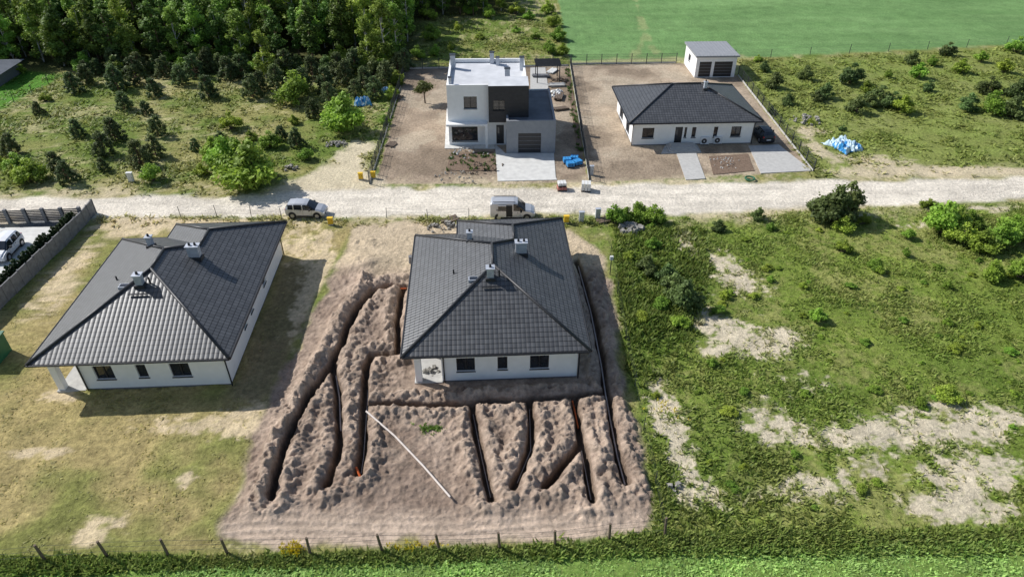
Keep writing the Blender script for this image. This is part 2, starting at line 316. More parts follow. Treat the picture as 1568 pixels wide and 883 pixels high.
# ---------------------------------------------------------------- mesh builder
def empty(name,loc=(0,0,0),rz=0):
    o=bpy.data.objects.new(name,None); o.location=loc; o.rotation_euler=(0,0,rz); o.empty_display_size=.3; COL.objects.link(o); return o
class MB:
    def __init__(s): s.v=[];s.f=[];s.m=[];s.mats=[]
    def mi(s,k):
        if k not in s.mats: s.mats.append(k)
        return s.mats.index(k)
    def add(s,vs,fs,k):
        o=len(s.v); s.v+= [tuple(x) for x in vs]; i=s.mi(k)
        for f in fs: s.f.append(tuple(a+o for a in f)); s.m.append(i)
    def box(s,x0,x1,y0,y1,z0,z1,k,rz=0,c=None,tilt=None):
        vs=[(x,y,z) for z in (z0,z1) for x,y in ((x0,y0),(x1,y0),(x1,y1),(x0,y1))]
        if rz or tilt:
            c=c or ((x0+x1)/2,(y0+y1)/2); mt=Matrix.Rotation(rz,3,'Z')
            if tilt: mt=mt@Matrix.Rotation(tilt,3,'X')
            vs=[tuple(mt@Vector((x-c[0],y-c[1],z-z0))+Vector((c[0],c[1],z0))) for x,y,z in vs]
        s.add(vs,[(3,2,1,0),(4,5,6,7),(0,1,5,4),(1,2,6,5),(2,3,7,6),(3,0,4,7)],k)
    def cyl(s,p0,p1,r0,r1,k,n=8,cap=True):
        p0=Vector(p0);p1=Vector(p1);d=(p1-p0); 
        if d.length<1e-6: return
        d.normalize(); a=d.cross(Vector((0,0,1)) if abs(d.z)<.9 else Vector((1,0,0))).normalized(); b=d.cross(a)
        vs=[]
        for p,r in ((p0,r0),(p1,r1)):
            for i in range(n):
                t=2*math.pi*i/n; vs.append(p+a*math.cos(t)*r+b*math.sin(t)*r)
        fs=[(i,(i+1)%n,n+(i+1)%n,n+i) for i in range(n)]
        if cap: fs+= [tuple(range(n))[::-1],tuple(range(n,2*n))]
        s.add(vs,fs,k)
    def path(s,pts,r,k,n=6,cap=True):
        for i in range(len(pts)-1): s.cyl(pts[i],pts[i+1],r,r,k,n,cap)
    def obj(s,name,parent=None,loc=(0,0,0),rz=0,smooth=False,bevel=0):
        me=bpy.data.meshes.new(name); me.from_pydata(s.v,[],s.f); 
        for k in s.mats: me.materials.append(M[k])
        me.polygons.foreach_set('material_index',s.m)
        if smooth: me.polygons.foreach_set('use_smooth',[True]*len(s.f))
        me.update()
        o=bpy.data.objects.new(name,me); o.location=loc; o.rotation_euler=(0,0,rz); COL.objects.link(o)
        if parent: o.parent=parent
        if bevel:
            b=o.modifiers.new('b','BEVEL'); b.width=bevel; b.segments=2; b.limit_method='ANGLE'
        return o
def fastmesh(name,V,F,k,mat,col=None,smooth=False,extra=None):
    me=bpy.data.meshes.new(name); V=np.asarray(V,np.float32).reshape(-1,3); F=np.asarray(F,np.int32)
    me.vertices.add(len(V)); me.vertices.foreach_set('co',V.ravel())
    me.loops.add(F.size); me.loops.foreach_set('vertex_index',F.ravel())
    me.polygons.add(len(F)); me.polygons.foreach_set('loop_start',np.arange(0,F.size,k,dtype=np.int32))
    me.update(calc_edges=True)
    if smooth: me.polygons.foreach_set('use_smooth',np.ones(len(F),bool))
    if col is not None:
        c=np.ones((len(V),4),np.float32); c[:,:3]=col; a=me.attributes.new('Col','FLOAT_COLOR','POINT'); a.data.foreach_set('color',c.ravel())
    if extra is not None:
        a=me.attributes.new('veg','FLOAT','POINT'); a.data.foreach_set('value',np.asarray(extra,np.float32).ravel())
    me.materials.append(mat); return me
def link(name,me,loc=(0,0,0),rz=0,sc_=1,parent=None):
    o=bpy.data.objects.new(name,me); o.location=loc; o.rotation_euler=(0,0,rz); o.scale=(sc_,)*3 if not isinstance(sc_,tuple) else sc_
    COL.objects.link(o)
    if parent: o.parent=parent
    return o
# ---------------------------------------------------------------- ground
def rg(a,b,s): return list(np.arange(a,b-1e-6,s))
xs=[-3000,-1500,-800,-500,-350]+rg(-260,-80,8)+rg(-80,-36,.8)+rg(-36,-20,.25)+rg(-20,12.5,.08)+rg(12.5,46,.2)+rg(46,90,.8)+rg(90,261,8)+[350,500,800,1500,3000]
ys=[-1500,-600,-300,-150]+rg(-60,18,4)+rg(18,21.5,.3)+rg(21.5,38,.08)+rg(38,56,.13)+rg(56,110,.33)+rg(110,175,1.2)+rg(175,420,12)+[600,900,1500,3000]
xs=np.array(xs,float); ys=np.array(ys,float)
GX,GY=np.meshgrid(xs,ys)
Hh,cc,vg=fields(GX.ravel(),GY.ravel())
V=np.stack([GX.ravel(),GY.ravel(),Hh],1)
nx,ny=len(xs),len(ys); idx=np.arange(nx*ny).reshape(ny,nx)
F=np.stack([idx[:-1,:-1],idx[:-1,1:],idx[1:,1:],idx[1:,:-1]],-1).reshape(-1,4)
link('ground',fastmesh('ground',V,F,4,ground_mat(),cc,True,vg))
# ---------------------------------------------------------------- grass
def tufts(name,x,y,z,h,w,nb,col,lean=.9):
    n=len(x); k=n*nb
    X=np.repeat(x,nb)+R.normal(0,.35,k)*np.repeat(w,nb); Y=np.repeat(y,nb)+R.normal(0,.35,k)*np.repeat(w,nb); Z=np.repeat(z,nb)-.02
    la=R.random(k)*6.283; a=la+1.57+R.normal(0,.3,k); ww=np.repeat(w,nb)*(.16+.2*R.random(k)); hh=np.repeat(h,nb)*(.4+.7*R.random(k))
    ll=np.repeat(w,nb)*lean*(.2+R.random(k))
    v=np.zeros((k,3,3)); 
    v[:,0]=np.stack([X+np.cos(a)*ww,Y+np.sin(a)*ww,Z],1); v[:,1]=np.stack([X-np.cos(a)*ww,Y-np.sin(a)*ww,Z],1)
    v[:,2]=np.stack([X+np.cos(la)*ll,Y+np.sin(la)*ll,Z+hh],1)
    c=np.repeat(col,nb,0)*(.65+.7*R.random((k,1))); c=np.clip(np.repeat(c,3,0),0,.9)
    return link(name,fastmesh(name,v.reshape(-1,3),np.arange(k*3).reshape(-1,3),3,M['grass'],c))
def scat(poly,n):
    p=np.array(poly); x=R.uniform(p[:,0].min(),p[:,0].max(),n); y=R.uniform(p[:,1].min(),p[:,1].max(),n)
    k=sdp(x,y,poly)>0; return x[k],y[k]
def meadow(name,poly,n,h,w,nb,g,keepmin=.2,gain=1.5):
    x,y=scat(poly,n); H,c,v=fields(x,y); cl=fbm(x,y,.35,4,9)
    k=R.random(len(x))<v*np.clip((cl-.36)*3.2,keepmin,1); x,y,H,c,cl=x[k],y[k],H[k],c[k],cl[k]
    s=.6+1.0*cl; c=c*.6+np.array(g)[None,:]*.4*(.6+.8*R.random((len(x),1)))
    hue=R.random((len(x),1)); c=c*(1-hue*.35)+lin([156,154,86])[None,:]*hue*.35
    tufts(name,x,y,H,h*s,w*s,nb,c*gain)
meadow('meadow_grass',PL([(935,340),(1240,322),(1900,300),(1900,845),(1000,840),(1000,790),(962,600)]),52000,.18,.30,5,lin([88,116,42]),.2,1.4)
meadow('tall_weeds',PL([(940,350),(1075,350),(1090,480),(1040,560),(985,600),(962,560)]),3200,.42,.42,7,lin([74,104,38]),.5,1.3)
meadow('tall_weeds',PL([(985,600),(1120,640),(1300,760),(1300,830),(1010,830),(1000,760)]),2600,.30,.36,6,lin([78,106,40]),.3,1.3)
meadow('meadow_grass',PL([(1130,92),(1900,60),(1900,268),(1245,270)]),22000,.28,.6,4,lin([98,116,52]),.2,1.45)
meadow('meadow_grass',PL([(-300,120),(600,108),(640,20),(860,20),(870,97),(622,100),(570,285),(400,298),(-300,300)]),34000,.26,.55,4,lin([94,110,50]))
meadow('verge_grass',PL([(-200,862),(400,849),(870,834),(1010,815),(1568,810),(1900,805),(1900,845),(1000,850),(400,870),(-200,882)]),14000,.30,.34,6,lin([88,114,46]),.6)
meadow('verge_grass',PL([(150,331),(440,332),(560,336),(900,332),(1020,334),(1020,350),(860,345),(560,346),(300,350),(150,345)]),5000,.25,.4,5,lin([106,116,54]),.2)
meadow('lawn_grass',PL([(150,335),(0,480),(-150,630),(-300,875),(0,860),(340,838),(400,640),(470,480),(540,345)]),10000,.06,.26,4,lin([134,130,72]),.2,1.3)
x=[];y=[]
for r in np.arange(8,25.5,.26):
    xx=np.arange(-34,40,.2); x.append(xx+R.normal(0,.07,len(xx))); y.append(r+xx*.03+R.normal(0,.06,len(xx)))
x=np.concatenate(x); y=np.concatenate(y); k=(sdp(x,y,Z_crop)>.1)&(y>14); x,y=x[k],y[k]
nn=fbm(x,y,.5,4,3)[:,None]
tufts('crop_plants',x,y,np.zeros(len(x)),.10+.08*R.random(len(x)),np.full(len(x),.30),6,lin([136,162,90])[None,:]*(.75+1.0*nn)*1.3,.8)
# ---------------------------------------------------------------- vegetation meshes
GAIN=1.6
def leaves(lumps,n,size,cd,cl,seed,squash=.8):
    r=np.random.default_rng(seed); L=np.array(lumps); wt=L[:,3]**2; wt/=wt.sum()
    i=r.choice(len(L),n,p=wt); d=r.normal(size=(n,3)); d/=np.linalg.norm(d,axis=1)[:,None]
    rad=(r.random(n)**.45)[:,None]*L[i,3:4]*(1+.18*r.normal(size=(n,1)))
    off=d*rad; off[:,2]*=squash; p=L[i,:3]+off
    p[:,2]=np.maximum(p[:,2],.05)
    nrm=d*.7+r.normal(size=(n,3))*.7+np.array([0,0,.6]); nrm/=np.linalg.norm(nrm,axis=1)[:,None]
    a=np.cross(nrm,r.normal(size=(n,3))); a/=np.linalg.norm(a,axis=1)[:,None]; b=np.cross(nrm,a)
    s=(size*(.55+.9*r.random(n)))[:,None]
    v=np.stack([p-a*s,p-b*s*.55,p+a*s*1.1,p+b*s*.6],1)
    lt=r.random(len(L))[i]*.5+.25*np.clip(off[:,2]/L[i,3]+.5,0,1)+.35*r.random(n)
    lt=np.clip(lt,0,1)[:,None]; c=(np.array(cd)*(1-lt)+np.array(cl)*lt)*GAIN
    return v.reshape(-1,3),np.arange(n*4).reshape(-1,4),np.repeat(c,4,0)
def plant_mesh(name,lumps,n,size,cd,cl,seed,trunk,bark,squash=.8):
    V,F,C=leaves(lumps,n,size,cd,cl,seed,squash)
    mb=MB()
    for seg in trunk: mb.cyl(*seg,bark,6,False)
    tv=np.array([tuple(q) for q in mb.v]); tf=np.array(mb.f)
    V2=np.vstack([V,tv]); F2=np.vstack([F,tf+len(V)]); C2=np.vstack([C,np.zeros((len(tv),3))+.1])
    me=fastmesh(name,V2,F2,4,M['leaf'],C2); me.materials.append(M[bark])
    mi=np.zeros(len(F2),np.int32); mi[len(F):]=1; me.polygons.foreach_set('material_index',mi); return me
def bush(seed,cd,cl,n=3000,size=.12):
    r=random.Random(seed); L=[];T=[]
    for i in range(15):
        a=r.random()*6.28; q=r.random()**.6*1.15; z=.5+r.random()*1.9*(1-q/1.8); s=.32+.4*r.random()
        x,y=math.cos(a)*q,math.sin(a)*q; L.append((x,y,z,s)); T.append(((x*.1,y*.1,0),(x*.8,y*.8,z),.05,.015))
    L.append((0,0,2.4,.4)); T.append(((0,0,0),(0.05,0,2.5),.06,.01))
    return plant_mesh('bush_mesh',L,n,size,cd,cl,seed,T,'bark')
def ypine(seed,n=3000):
    r=random.Random(seed); L=[];T=[((0,0,0),(0,0,3.1),.08,.02)]
    for j in range(9):
        z=.35+j*.31; rr=1.15*(1-j/10.5)**.8
        for i in range(6 if j<6 else 4):
            a=i*6.28/6+j+r.random()*.7; q=rr*(.55+.5*r.random()); zz=z+.15*r.random()
            x,y=math.cos(a)*q,math.sin(a)*q; L.append((x,y,zz,.2+.12*r.random())); T.append(((0,0,z-.1),(x,y,zz),.025,.01))
    L.append((0,0,3.15,.13)); 
    return plant_mesh('young_pine_mesh',L,n,.10,ml([40,52,32]),ml([100,114,70]),seed,T,'barkp',1.)
def fpine(seed):
    r=random.Random(seed); L=[];T=[((0,0,0),(r.uniform(-.3,.3),r.uniform(-.3,.3),11.5),.17,.05)]
    for i in range(22):
        z=2.8+r.random()*8.8; q=(2.0*(1-abs(z-6)/7.5))*r.random()**.5; a=r.random()*6.28; x,y=math.cos(a)*q,math.sin(a)*q
        L.append((x,y,z,.55+.6*r.random())); T.append(((0,0,z-.7),(x,y,z),.06,.02))
    L.append((0,0,12,.6))
    return plant_mesh('forest_pine_mesh',L,2300,.25,ml([38,54,26]),ml([110,134,62]),seed,T,'barkp',.75)
def birch(seed,H=12,cd=ml([54,74,26]),cl=ml([142,168,72]),z0=1.6,n=2800):
    r=random.Random(seed); L=[];T=[((0,0,0),(r.uniform(-.4,.4),r.uniform(-.4,.4),H*.95),.14,.03)]
    for i in range(26):
        f=r.random(); z=z0+(H-z0)*f; q=1.9*math.sin(math.pi*min(1,.15+f*.85))**.7*r.random()**.5; a=r.random()*6.28; x,y=math.cos(a)*q,math.sin(a)*q
        L.append((x,y,z,.5+.55*r.random())); T.append(((0,0,z-1.2),(x,y,z),.05,.015))
    L.append((0,0,H,.5))
    return plant_mesh('birch_mesh',L,n,.22,cd,cl,seed,T,'barkb',1.1)
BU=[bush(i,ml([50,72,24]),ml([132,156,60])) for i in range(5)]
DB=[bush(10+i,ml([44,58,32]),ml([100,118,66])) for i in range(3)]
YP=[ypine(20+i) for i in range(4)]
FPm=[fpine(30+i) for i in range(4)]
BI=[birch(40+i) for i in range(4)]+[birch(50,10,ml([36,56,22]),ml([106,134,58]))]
def put(name,ms,px,py,h,base=3.0,wide=1.0):
    x,y=P(px,py); s=h/base; me=random.choice(ms)
    return link(name,me,(x,y,gz(x,y)-.05),random.random()*6.28,(s*wide,s*wide,s))
fo=empty('distant_forest')
for gy in np.arange(107,166,3.1):
    for gx in np.arange(-150,6,3.2):
        x=gx+random.uniform(-1.3,1.3); y=gy+random.uniform(-1.3,1.3)
        if float(sdp(np.array([x]),np.array([y]),Z_forest)[0])<.5: continue
        if y<113 and x>-18: continue
        me=random.choice(FPm) if random.random()<(.5 if y<118 else .3) else random.choice(BI)
        s=random.uniform(.7,1.05)*(.82 if y<114 else 1.0+.1*(y>135))
        if x>-17: s*=.6
        link('forest_tree',me,(x,y,0),random.random()*6.28,(s*random.uniform(.95,1.3),s*random.uniform(.95,1.3),s),fo)
for px,py,h in ((592,104,9.5),(565,108,7.5),(610,98,8.5),(408,120,6.5),(375,102,8)):
    x,y=P(px,py); link('birch_tree',BI[0],(x,y,0),px,(h/12*1.25,h/12*1.25,h/12))
for i in range(60):
    px=random.uniform(-60,640); o=put('forest_edge_shrub',DB+YP+BU,px,random.uniform(96,116),random.uniform(1.6,3.4),3,1.2); o.parent=fo
for px,py,h in [(115,143,3),(182,138,3.6),(212,128,4),(192,168,2.6),(243,208,2.6),(178,217,3),(162,238,3),(160,262,1.6),(216,252,3.2),(320,150,3.2),(300,118,3.5),(352,122,3.6),(388,150,3.4),(520,118,3.6),(545,112,3.8),(480,120,3.5),(278,130,3),(255,118,3.2),(238,148,2.6),(500,140,3.4),(560,135,3.2),(592,130,3.6),(575,150,3),(610,115,3.4),(440,115,3.8),(505,160,3),(120,208,2.2),(432,215,2),(455,225,2.4),(90,262,2.4),(105,280,2.6),(135,130,3),(20,235,2.6),(240,240,2.6),(340,112,3),(372,118,3.4),(465,140,3.4),(320,110,3.6),(480,180,2.6),(340,225,2),(300,230,1.6),(530,128,3.6),(425,135,3.4),(400,140,3),(545,150,2.6),(60,175,1.8),(225,175,2)]:
    put('young_pine_tree',YP,px,py,h*1.0,3.2,1.22)
for px,py,h,w in [(392,282,5.6,1.25),(350,262,4.6,1.15),(372,270,5.0,1.1),(330,240,2.8,1.1),(455,156,5,1.1),(532,198,5.4,1.05),(520,190,4,1.1),(50,276,3.0,1.1),(30,262,2.6,1.1),(235,278,2.4,1.1),(25,272,1.8,1.2),(310,268,1.6,1.2),(470,245,1.7,1.2),(355,198,2.6,1),(5,255,1.5,1.2),(415,225,2.3,1.1),(70,155,1.4,1.2),(450,190,1.4,1.2),(385,215,1.6,1)]:
    put('leafy_bush',BU,px,py,h,3,w)
for px,py,h,w in [(1272,338,4.6,1.0),(1290,334,4.8,.9),(1047,470,3.2,1.1),(1030,452,2.6,1.1),(1020,430,2.2,1.1),(990,415,2.0,1.2),(1100,352,1.4,1.2),(1160,335,1.6,1),(1255,328,2.4,1.1)]:
    put('dark_shrub',DB,px,py,h*.95,3,w)
for px,py,h,w in [(1440,356,3.8,1.1),(1458,352,3.0,1.1),(1470,372,2.4,1.2),(1500,382,2.4,1.2),(1530,376,2.8,1.1),(1560,368,3.0,1.1),(1545,360,2.6,1.1),(1600,370,3,1.1),(1560,425,2.4,1.2),(1515,425,2.2,1),(1480,345,2,1.2),(940,343,2.4,1),(975,334,2.2,1.2),(1000,340,2.2,1.1),(958,338,1.8,1.1),(1250,490,1.4,1.2),(1290,385,1.5,1),(1340,412,1.3,1.1),(1345,420,.9,1),(1385,392,1,1),(1290,352,1.6,1.3),(1450,608,1.3,1.4),(1408,618,.8,1.3),(1450,495,.8,1),(1450,440,.9,1),(1110,455,.9,1.3),(965,395,1,1.6),(1090,560,.8,1.2),(1420,318,1.2,1.4),(1320,342,1.4,1.2),(1495,500,.7,1.2),(1180,430,.7,1.2),(1230,440,.7,1.2),(1100,480,1,1.2),(1040,500,1.2,1.5),(1010,470,1.2,1.5),(985,490,1,1.5),(1000,380,1.3,1.3),(1390,365,1.2,1.2),(1180,350,.9,1.2)]:
    put('leafy_bush',BU,px,py,h,3,w)
for i in range(90):
    px,py=random.uniform(960,1568),random.uniform(345,800)
    x,y=P(px,py)
    if fields(np.array([x]),np.array([y]))[2][0]<.6: continue
    put('weed_clump',BU,px,py,random.uniform(.22,.6),3,random.uniform(1.3,2.2))
for px,py,h,w in [(1185,135,2.6,1.1),(1232,122,2.4,1.1),(1205,160,1.8,1.2),(1250,155,1.8,1.1),(1262,150,2.4,1.1),(1302,128,3.4,1.1),(1310,172,2.6,1.2),(1345,160,3.0,1.2),(1380,172,2.6,1.2),(1325,140,1.9,1.1),(1405,120,2.6,1.1),(1395,98,2.4,1),(1450,85,2.5,1.1),(1420,140,1.9,1.1),(1480,168,2.6,1.3),(1515,172,3.3,1.2),(1545,178,3,1.3),(1510,142,2.8,1.2),(1470,112,2.5,1.1),(1555,150,3,1.2),(1535,112,2.4,1.2),(1500,95,2,1.2),(1555,80,2.8,1.1),(1170,110,1.9,1.1),(1360,120,1.5,1.1),(1180,175,1.4,1),(1590,165,3.0,1.2),(1290,200,.9,1.1),(1160,95,1.3,1.1),(1240,190,1.0,1),(1365,165,2.6,1.1),(1330,165,2.2,1.1),(1425,100,1.8,1.1)]:
    dk=random.random()<.45
    put('dark_shrub' if dk else 'leafy_bush',DB if dk else BU,px,py,h,3,w)
for px,py,h,w in [(840,82,2.4,1.1),(855,62,2.7,1.1),(848,40,2.7,1.1),(838,20,2.7,1.1),(862,85,2.2,1.1),(750,28,2.8,1.1),(735,60,1.4,1.2),(700,45,1.6,1.2),(790,50,1.4,1.2),(720,22,2.6,1.2),(660,60,3.0,1.1),(668,85,2.0,1.1),(690,75,1.4,1.2),(640,90,2.4,1.1),(810,30,2.0,1.2),(790,22,2.6,1.2),(820,60,1.4,1.2),(655,30,3.2,1.1),(600,150,2,1.1),(608,130,2.4,1.1),(590,190,1.4,1.1)]:
    put('leafy_bush',BU,px,py,h,3,w)
put('garden_tree',[plant_mesh('garden_tree_mesh',[(0,0,2.2,.75),(.6,.2,2.1,.6),(-.6,-.1,2.15,.6),(.1,.5,2.5,.5),(-.2,-.5,2.4,.5),(.2,0,2.8,.45)],2200,.10,ml([40,50,28]),ml([94,106,56]),77,[((0,0,0),(.05,0,2.2),.09,.05),((0,0,1.4),(.6,.2,2.1),.04,.02),((0,0,1.4),(-.6,-.1,2.1),.04,.02)],'bark')],651,158,3.1,3.1,1.25)
# ---------------------------------------------------------------- architecture
def wall(mb,p0,p1,z0,z1,ops,k='wall',fr=None,th=.22):
    p0=Vector(p0);p1=Vector(p1); d=(p1-p0); Ln=d.length; d/=Ln; n=Vector((d.y,-d.x))
    def pt(u,w,z): q=p0+d*u-n*w; return (q.x,q.y,z)
    xs_=sorted(set([0,Ln]+[a for o in ops for a in o[:2]])); zs_=sorted(set([z0,z1]+[a for o in ops for a in o[2:4]]))
    for i in range(len(xs_)-1):
        for j in range(len(zs_)-1):
            a,b,c,e=xs_[i],xs_[i+1],zs_[j],zs_[j+1]; cx,cz=(a+b)/2,(c+e)/2
            if any(o[0]<cx<o[1] and o[2]<cz<o[3] for o in ops): continue
            mb.add([pt(a,0,c),pt(b,0,c),pt(b,0,e),pt(a,0,e)],[(0,1,2,3)],k)
    for o in ops:
        a,b,c,e=o[:4]; kind=o[4] if len(o)>4 else 'win'
        for q in ([pt(a,0,c),pt(a,th,c),pt(b,th,c),pt(b,0,c)],[pt(a,0,e),pt(b,0,e),pt(b,th,e),pt(a,th,e)],[pt(a,0,c),pt(a,0,e),pt(a,th,e),pt(a,th,c)],[pt(b,0,c),pt(b,th,c),pt(b,th,e),pt(b,0,e)]):
            mb.add(q,[(0,1,2,3)],k)
        tgt=fr if fr is not None else mb
        t=.07
        def bar(a,b,c,e,w0,w1,kk):
            vs=[pt(u,w,z) for w in (w0,w1) for u,z in ((a,c),(b,c),(b,e),(a,e))]
            tgt.add(vs,[(0,1,2,3),(7,6,5,4),(0,4,5,1),(1,5,6,2),(2,6,7,3),(3,7,4,0)],kk)
        if kind=='win':
            bar(a,b,c,e,th-.03,th-.02,'glass')
            bar(a,a+t,c,e,.13,.188,'frame'); bar(b-t,b,c,e,.13,.188,'frame'); bar(a+t,b-t,c,c+t,.13,.188,'frame'); bar(a+t,b-t,e-t,e,.13,.188,'frame')
            if b-a>1.2: bar((a+b)/2-.04,(a+b)/2+.04,c+t,e-t,.13,.188,'frame')
            bar(a-.04,b+.04,c-.06,c-.003,-.06,.12,'gutter')
        elif kind=='door':
            bar(a,b,c,e,.14,.19,'frame'); bar(a+.15,a+.35,c+.4,e-.3,.125,.139,'glass')
        elif kind=='gar':
            bar(a,b,c,e,.14,.19,'wallg')
            m=5
            for i in range(m): bar(a+.03,b-.03,c+(e-c)*i/m+.02,c+(e-c)*(i+1)/m-.02,.12,.139,'frame')
def hip_house(name,org,yaw,W,D1,wing,k,ze,ops,porch=True,chims=(),o=.7,z0=-.3):
    E=empty(name,(org[0],org[1],0),yaw)
    h=min(W,D1)/2
    if wing:
        ww,D2=wing; xw=W-ww; hw=ww/2; xr=W-hw
        yb=D1-W/2; ym=yb+(xr-W/2)
        faces=[[(0,0),(W,0),(W/2,W/2)],[(0,D1),(0,0),(W/2,W/2),(W/2,yb)],[(xw,D1),(0,D1),(W/2,yb),(xr,ym)],
               [(xw,D2),(xw,D1),(xr,ym),(xr,D2-hw)],[(W,D2),(xw,D2),(xr,D2-hw)],[(W,0),(W,D2),(xr,D2-hw),(xr,ym),(W/2,yb),(W/2,W/2)]]
        outline=[(0,0),(W,0),(W,D2),(xw,D2),(xw,D1),(0,D1)]
        ridges=[((0,0),(W/2,W/2)),((W,0),(W/2,W/2)),((W/2,W/2),(W/2,yb)),((0,D1),(W/2,yb)),((W/2,yb),(xr,ym)),((xr,ym),(xr,D2-hw)),((xw,D2),(xr,D2-hw)),((W,D2),(xr,D2-hw))]
        def rz(x,y):
            a=min(x,W-x,y,D1-y); b=min(x-xw,W-x,D2-y) if y>ym else -9
            return ze+k*max(a,b)
    else:
        faces=[[(0,0),(W,0),(W-h,h),(h,h)],[(0,D1),(0,0),(h,h)],[(W,D1),(0,D1),(h,h),(W-h,h)],[(W,0),(W,D1),(W-h,h)]]
        outline=[(0,0),(W,0),(W,D1),(0,D1)]
        ridges=[((0,0),(h,h)),((W,0),(W-h,h)),((h,h),(W-h,h)),((0,D1),(h,h)),((W,D1),(W-h,h))]
        def rz(x,y): return ze+k*min(x,W-x,y,D1-y)
    me=bpy.data.meshes.new('roof'); vs=[];fs=[];uvs=[]
    for f in faces:
        P3=[Vector((x,y,rz(x,y))) for x,y in f]; n=(P3[1]-P3[0]).cross(P3[2]-P3[0]).normalized()
        if n.z<0: n=-n
        dn=Vector((n.x,n.y,0)).normalized(); e=Vector((-dn.y,dn.x,0)); up=n.cross(e).normalized()
        fs.append(tuple(range(len(vs),len(vs)+len(P3)))); vs+=P3
        if up.z<0: up=-up
        uvs+=[(p.dot(e)+50,p.dot(up)+50) for p in P3]
    me.from_pydata([tuple(q) for q in vs],[],fs); uvl=me.uv_layers.new(name='UVMap')
    for i,l in enumerate(me.loops): uvl.data[i].uv=uvs[l.vertex_index]
    me.materials.append(M['tile']); me.update(); r=bpy.data.objects.new('roof',me); COL.objects.link(r); r.parent=E
    mb=MB()
    for a,b in ridges:
        A=Vector((a[0],a[1],rz(*a)+.02)); B=Vector((b[0],b[1],rz(*b)+.02)); mb.cyl(A,B,.11,.11,'ridge',8)
    mb.obj('ridge_caps',E,smooth=True)
    mb=MB(); n=len(outline)
    for i in range(n):
        a=Vector(outline[i]);b=Vector(outline[(i+1)%n]); mb.add([(a.x,a.y,ze-.2),(b.x,b.y,ze-.2),(b.x,b.y,ze-.01),(a.x,a.y,ze-.01)],[(0,1,2,3)],'gutter')
        d=(b-a).normalized(); nn=Vector((d.y,-d.x))*.07
        mb.cyl((a.x+nn.x-d.x*.0,a.y+nn.y,ze-.06),(b.x+nn.x,b.y+nn.y,ze-.06),.075,.075,'gutter',8)
    mb.obj('gutters',E)
    mb=MB(); mb.add([(x,y,ze-.2) for x,y in outline],[tuple(range(n))[::-1]],'soffit'); mb.obj('soffit',E)
    if porch and wing:
        pw,pd=2.6,3.9
        fp=[(pw,o),(W-o,o),(W-o,D2-o),(xw+o,D2-o),(xw+o,D1-o),(o,D1-o),(o,pd),(pw,pd)]
    elif wing: fp=[(o,o),(W-o,o),(W-o,D2-o),(xw+o,D2-o),(xw+o,D1-o),(o,D1-o)]
    else: fp=[(o,o),(W-o,o),(W-o,D1-o),(o,D1-o)]
    mw=MB(); mf=MB()
    for i in range(len(fp)):
        wall(mw,fp[i],fp[(i+1)%len(fp)],.12,ze-.19,ops.get(i,[]),'wall',mf)
        a=Vector(fp[i]);b=Vector(fp[(i+1)%len(fp)]); 
        d=(b-a).normalized(); nn=Vector((d.y,-d.x))*-.03
        mw.add([(a.x+nn.x,a.y+nn.y,z0),(b.x+nn.x,b.y+nn.y,z0),(b.x+nn.x,b.y+nn.y,.14),(a.x+nn.x,a.y+nn.y,.14)],[(0,1,2,3)],'plinth')
    if porch: 
        mw.box(o,o+.45,o,o+.45,z0,ze-.19,'wall')
    mw.obj('walls',E); mf.obj('windows_and_doors',E)
    if porch:
        t=MB(); t.box(o-.1,pw-.01,o-.1,pd-.02,z0,.08,'conc'); t.obj('porch_floor',E)
    t=MB()
    for x,y in ((W-o+.08,o-.08),(pw+.15 if porch else o-.08,o-.08),(W-o+.08,(D2 if wing else D1)-o)):
        t.path([(x,y,0),(x,y,ze-.55),(x,y-.5*(1 if y<2 else 0),ze-.15)],.05,'gutter')
    t.obj('downpipes',E)
    for i,(x,y,w,d,hh,kk) in enumerate(chims):
        t=MB(); zz=rz(x,y); t.box(x-w/2,x+w/2,y-d/2,y+d/2,zz-.5,zz+hh,'chim'); t.box(x-w/2-.08,x+w/2+.08,y-d/2-.08,y+d/2+.08,zz+hh,zz+hh+.07,'chim')
        t.box(x-w/2-.1,x+w/2+.1,y-d/2-.12,y+d/2+.1,zz-.45,zz+.1,'ridge')
        for q in range(kk): t.cyl((x-w/2+w*(q+.5)/kk,y,zz+hh+.07),(x-w/2+w*(q+.5)/kk,y,zz+hh+.28),.1,.08,'gutter',8)
        t.obj('chimney',E)
    return E,rz
ch=[(6.25,5.5,.5,.45,.85,1),(8.75,9.6,.85,.5,1.0,2),(4.75,11.4,.38,.38,.8,1)]
def extras(E,rz,W):
    t=MB()
    for x,y in ((5.0,5.6),):
        z=rz(x,y); t.box(x-.35,x+.35,y-.25,y+.25,z-.1,z+.14,'chim'); t.box(x-.28,x+.28,y-.18,y+.18,z+.141,z+.16,'glass')
    t.box(5.6,6.9,4.6,4.72,rz(6.25,4.66)+.12,rz(6.25,4.66)+.16,'gutter'); t.cyl((6.9,5.6,rz(6.9,5.6)),(6.9,5.6,rz(6.9,5.6)+.5),.06,.06,'gutter'); t.cyl((3.5,7.5,rz(3.5,7.5)),(3.5,7.5,rz(3.5,7.5)+.35),.06,.06,'gutter')
    t.obj('roof_fittings',E)
W1=12.95
o1=P(615,546.5,3.1)
fo_=[(1.05,2.35,.95,2.2),(3.95,4.65,1.0,2.2),(6.25,7.6,.95,2.2)]
so_=[(4.6,5.3,1.3,2.1),(6.5,7.2,1.3,2.1),(10.4,11.3,1.1,2.1)]
OP={0:fo_,1:so_,2:[(2,5,0.15,2.3)],5:[(3,5,.9,2.2),(8,10,.9,2.2)],6:[(.4,1.5,.15,2.2)],7:[(.6,2.6,.15,2.3)]}
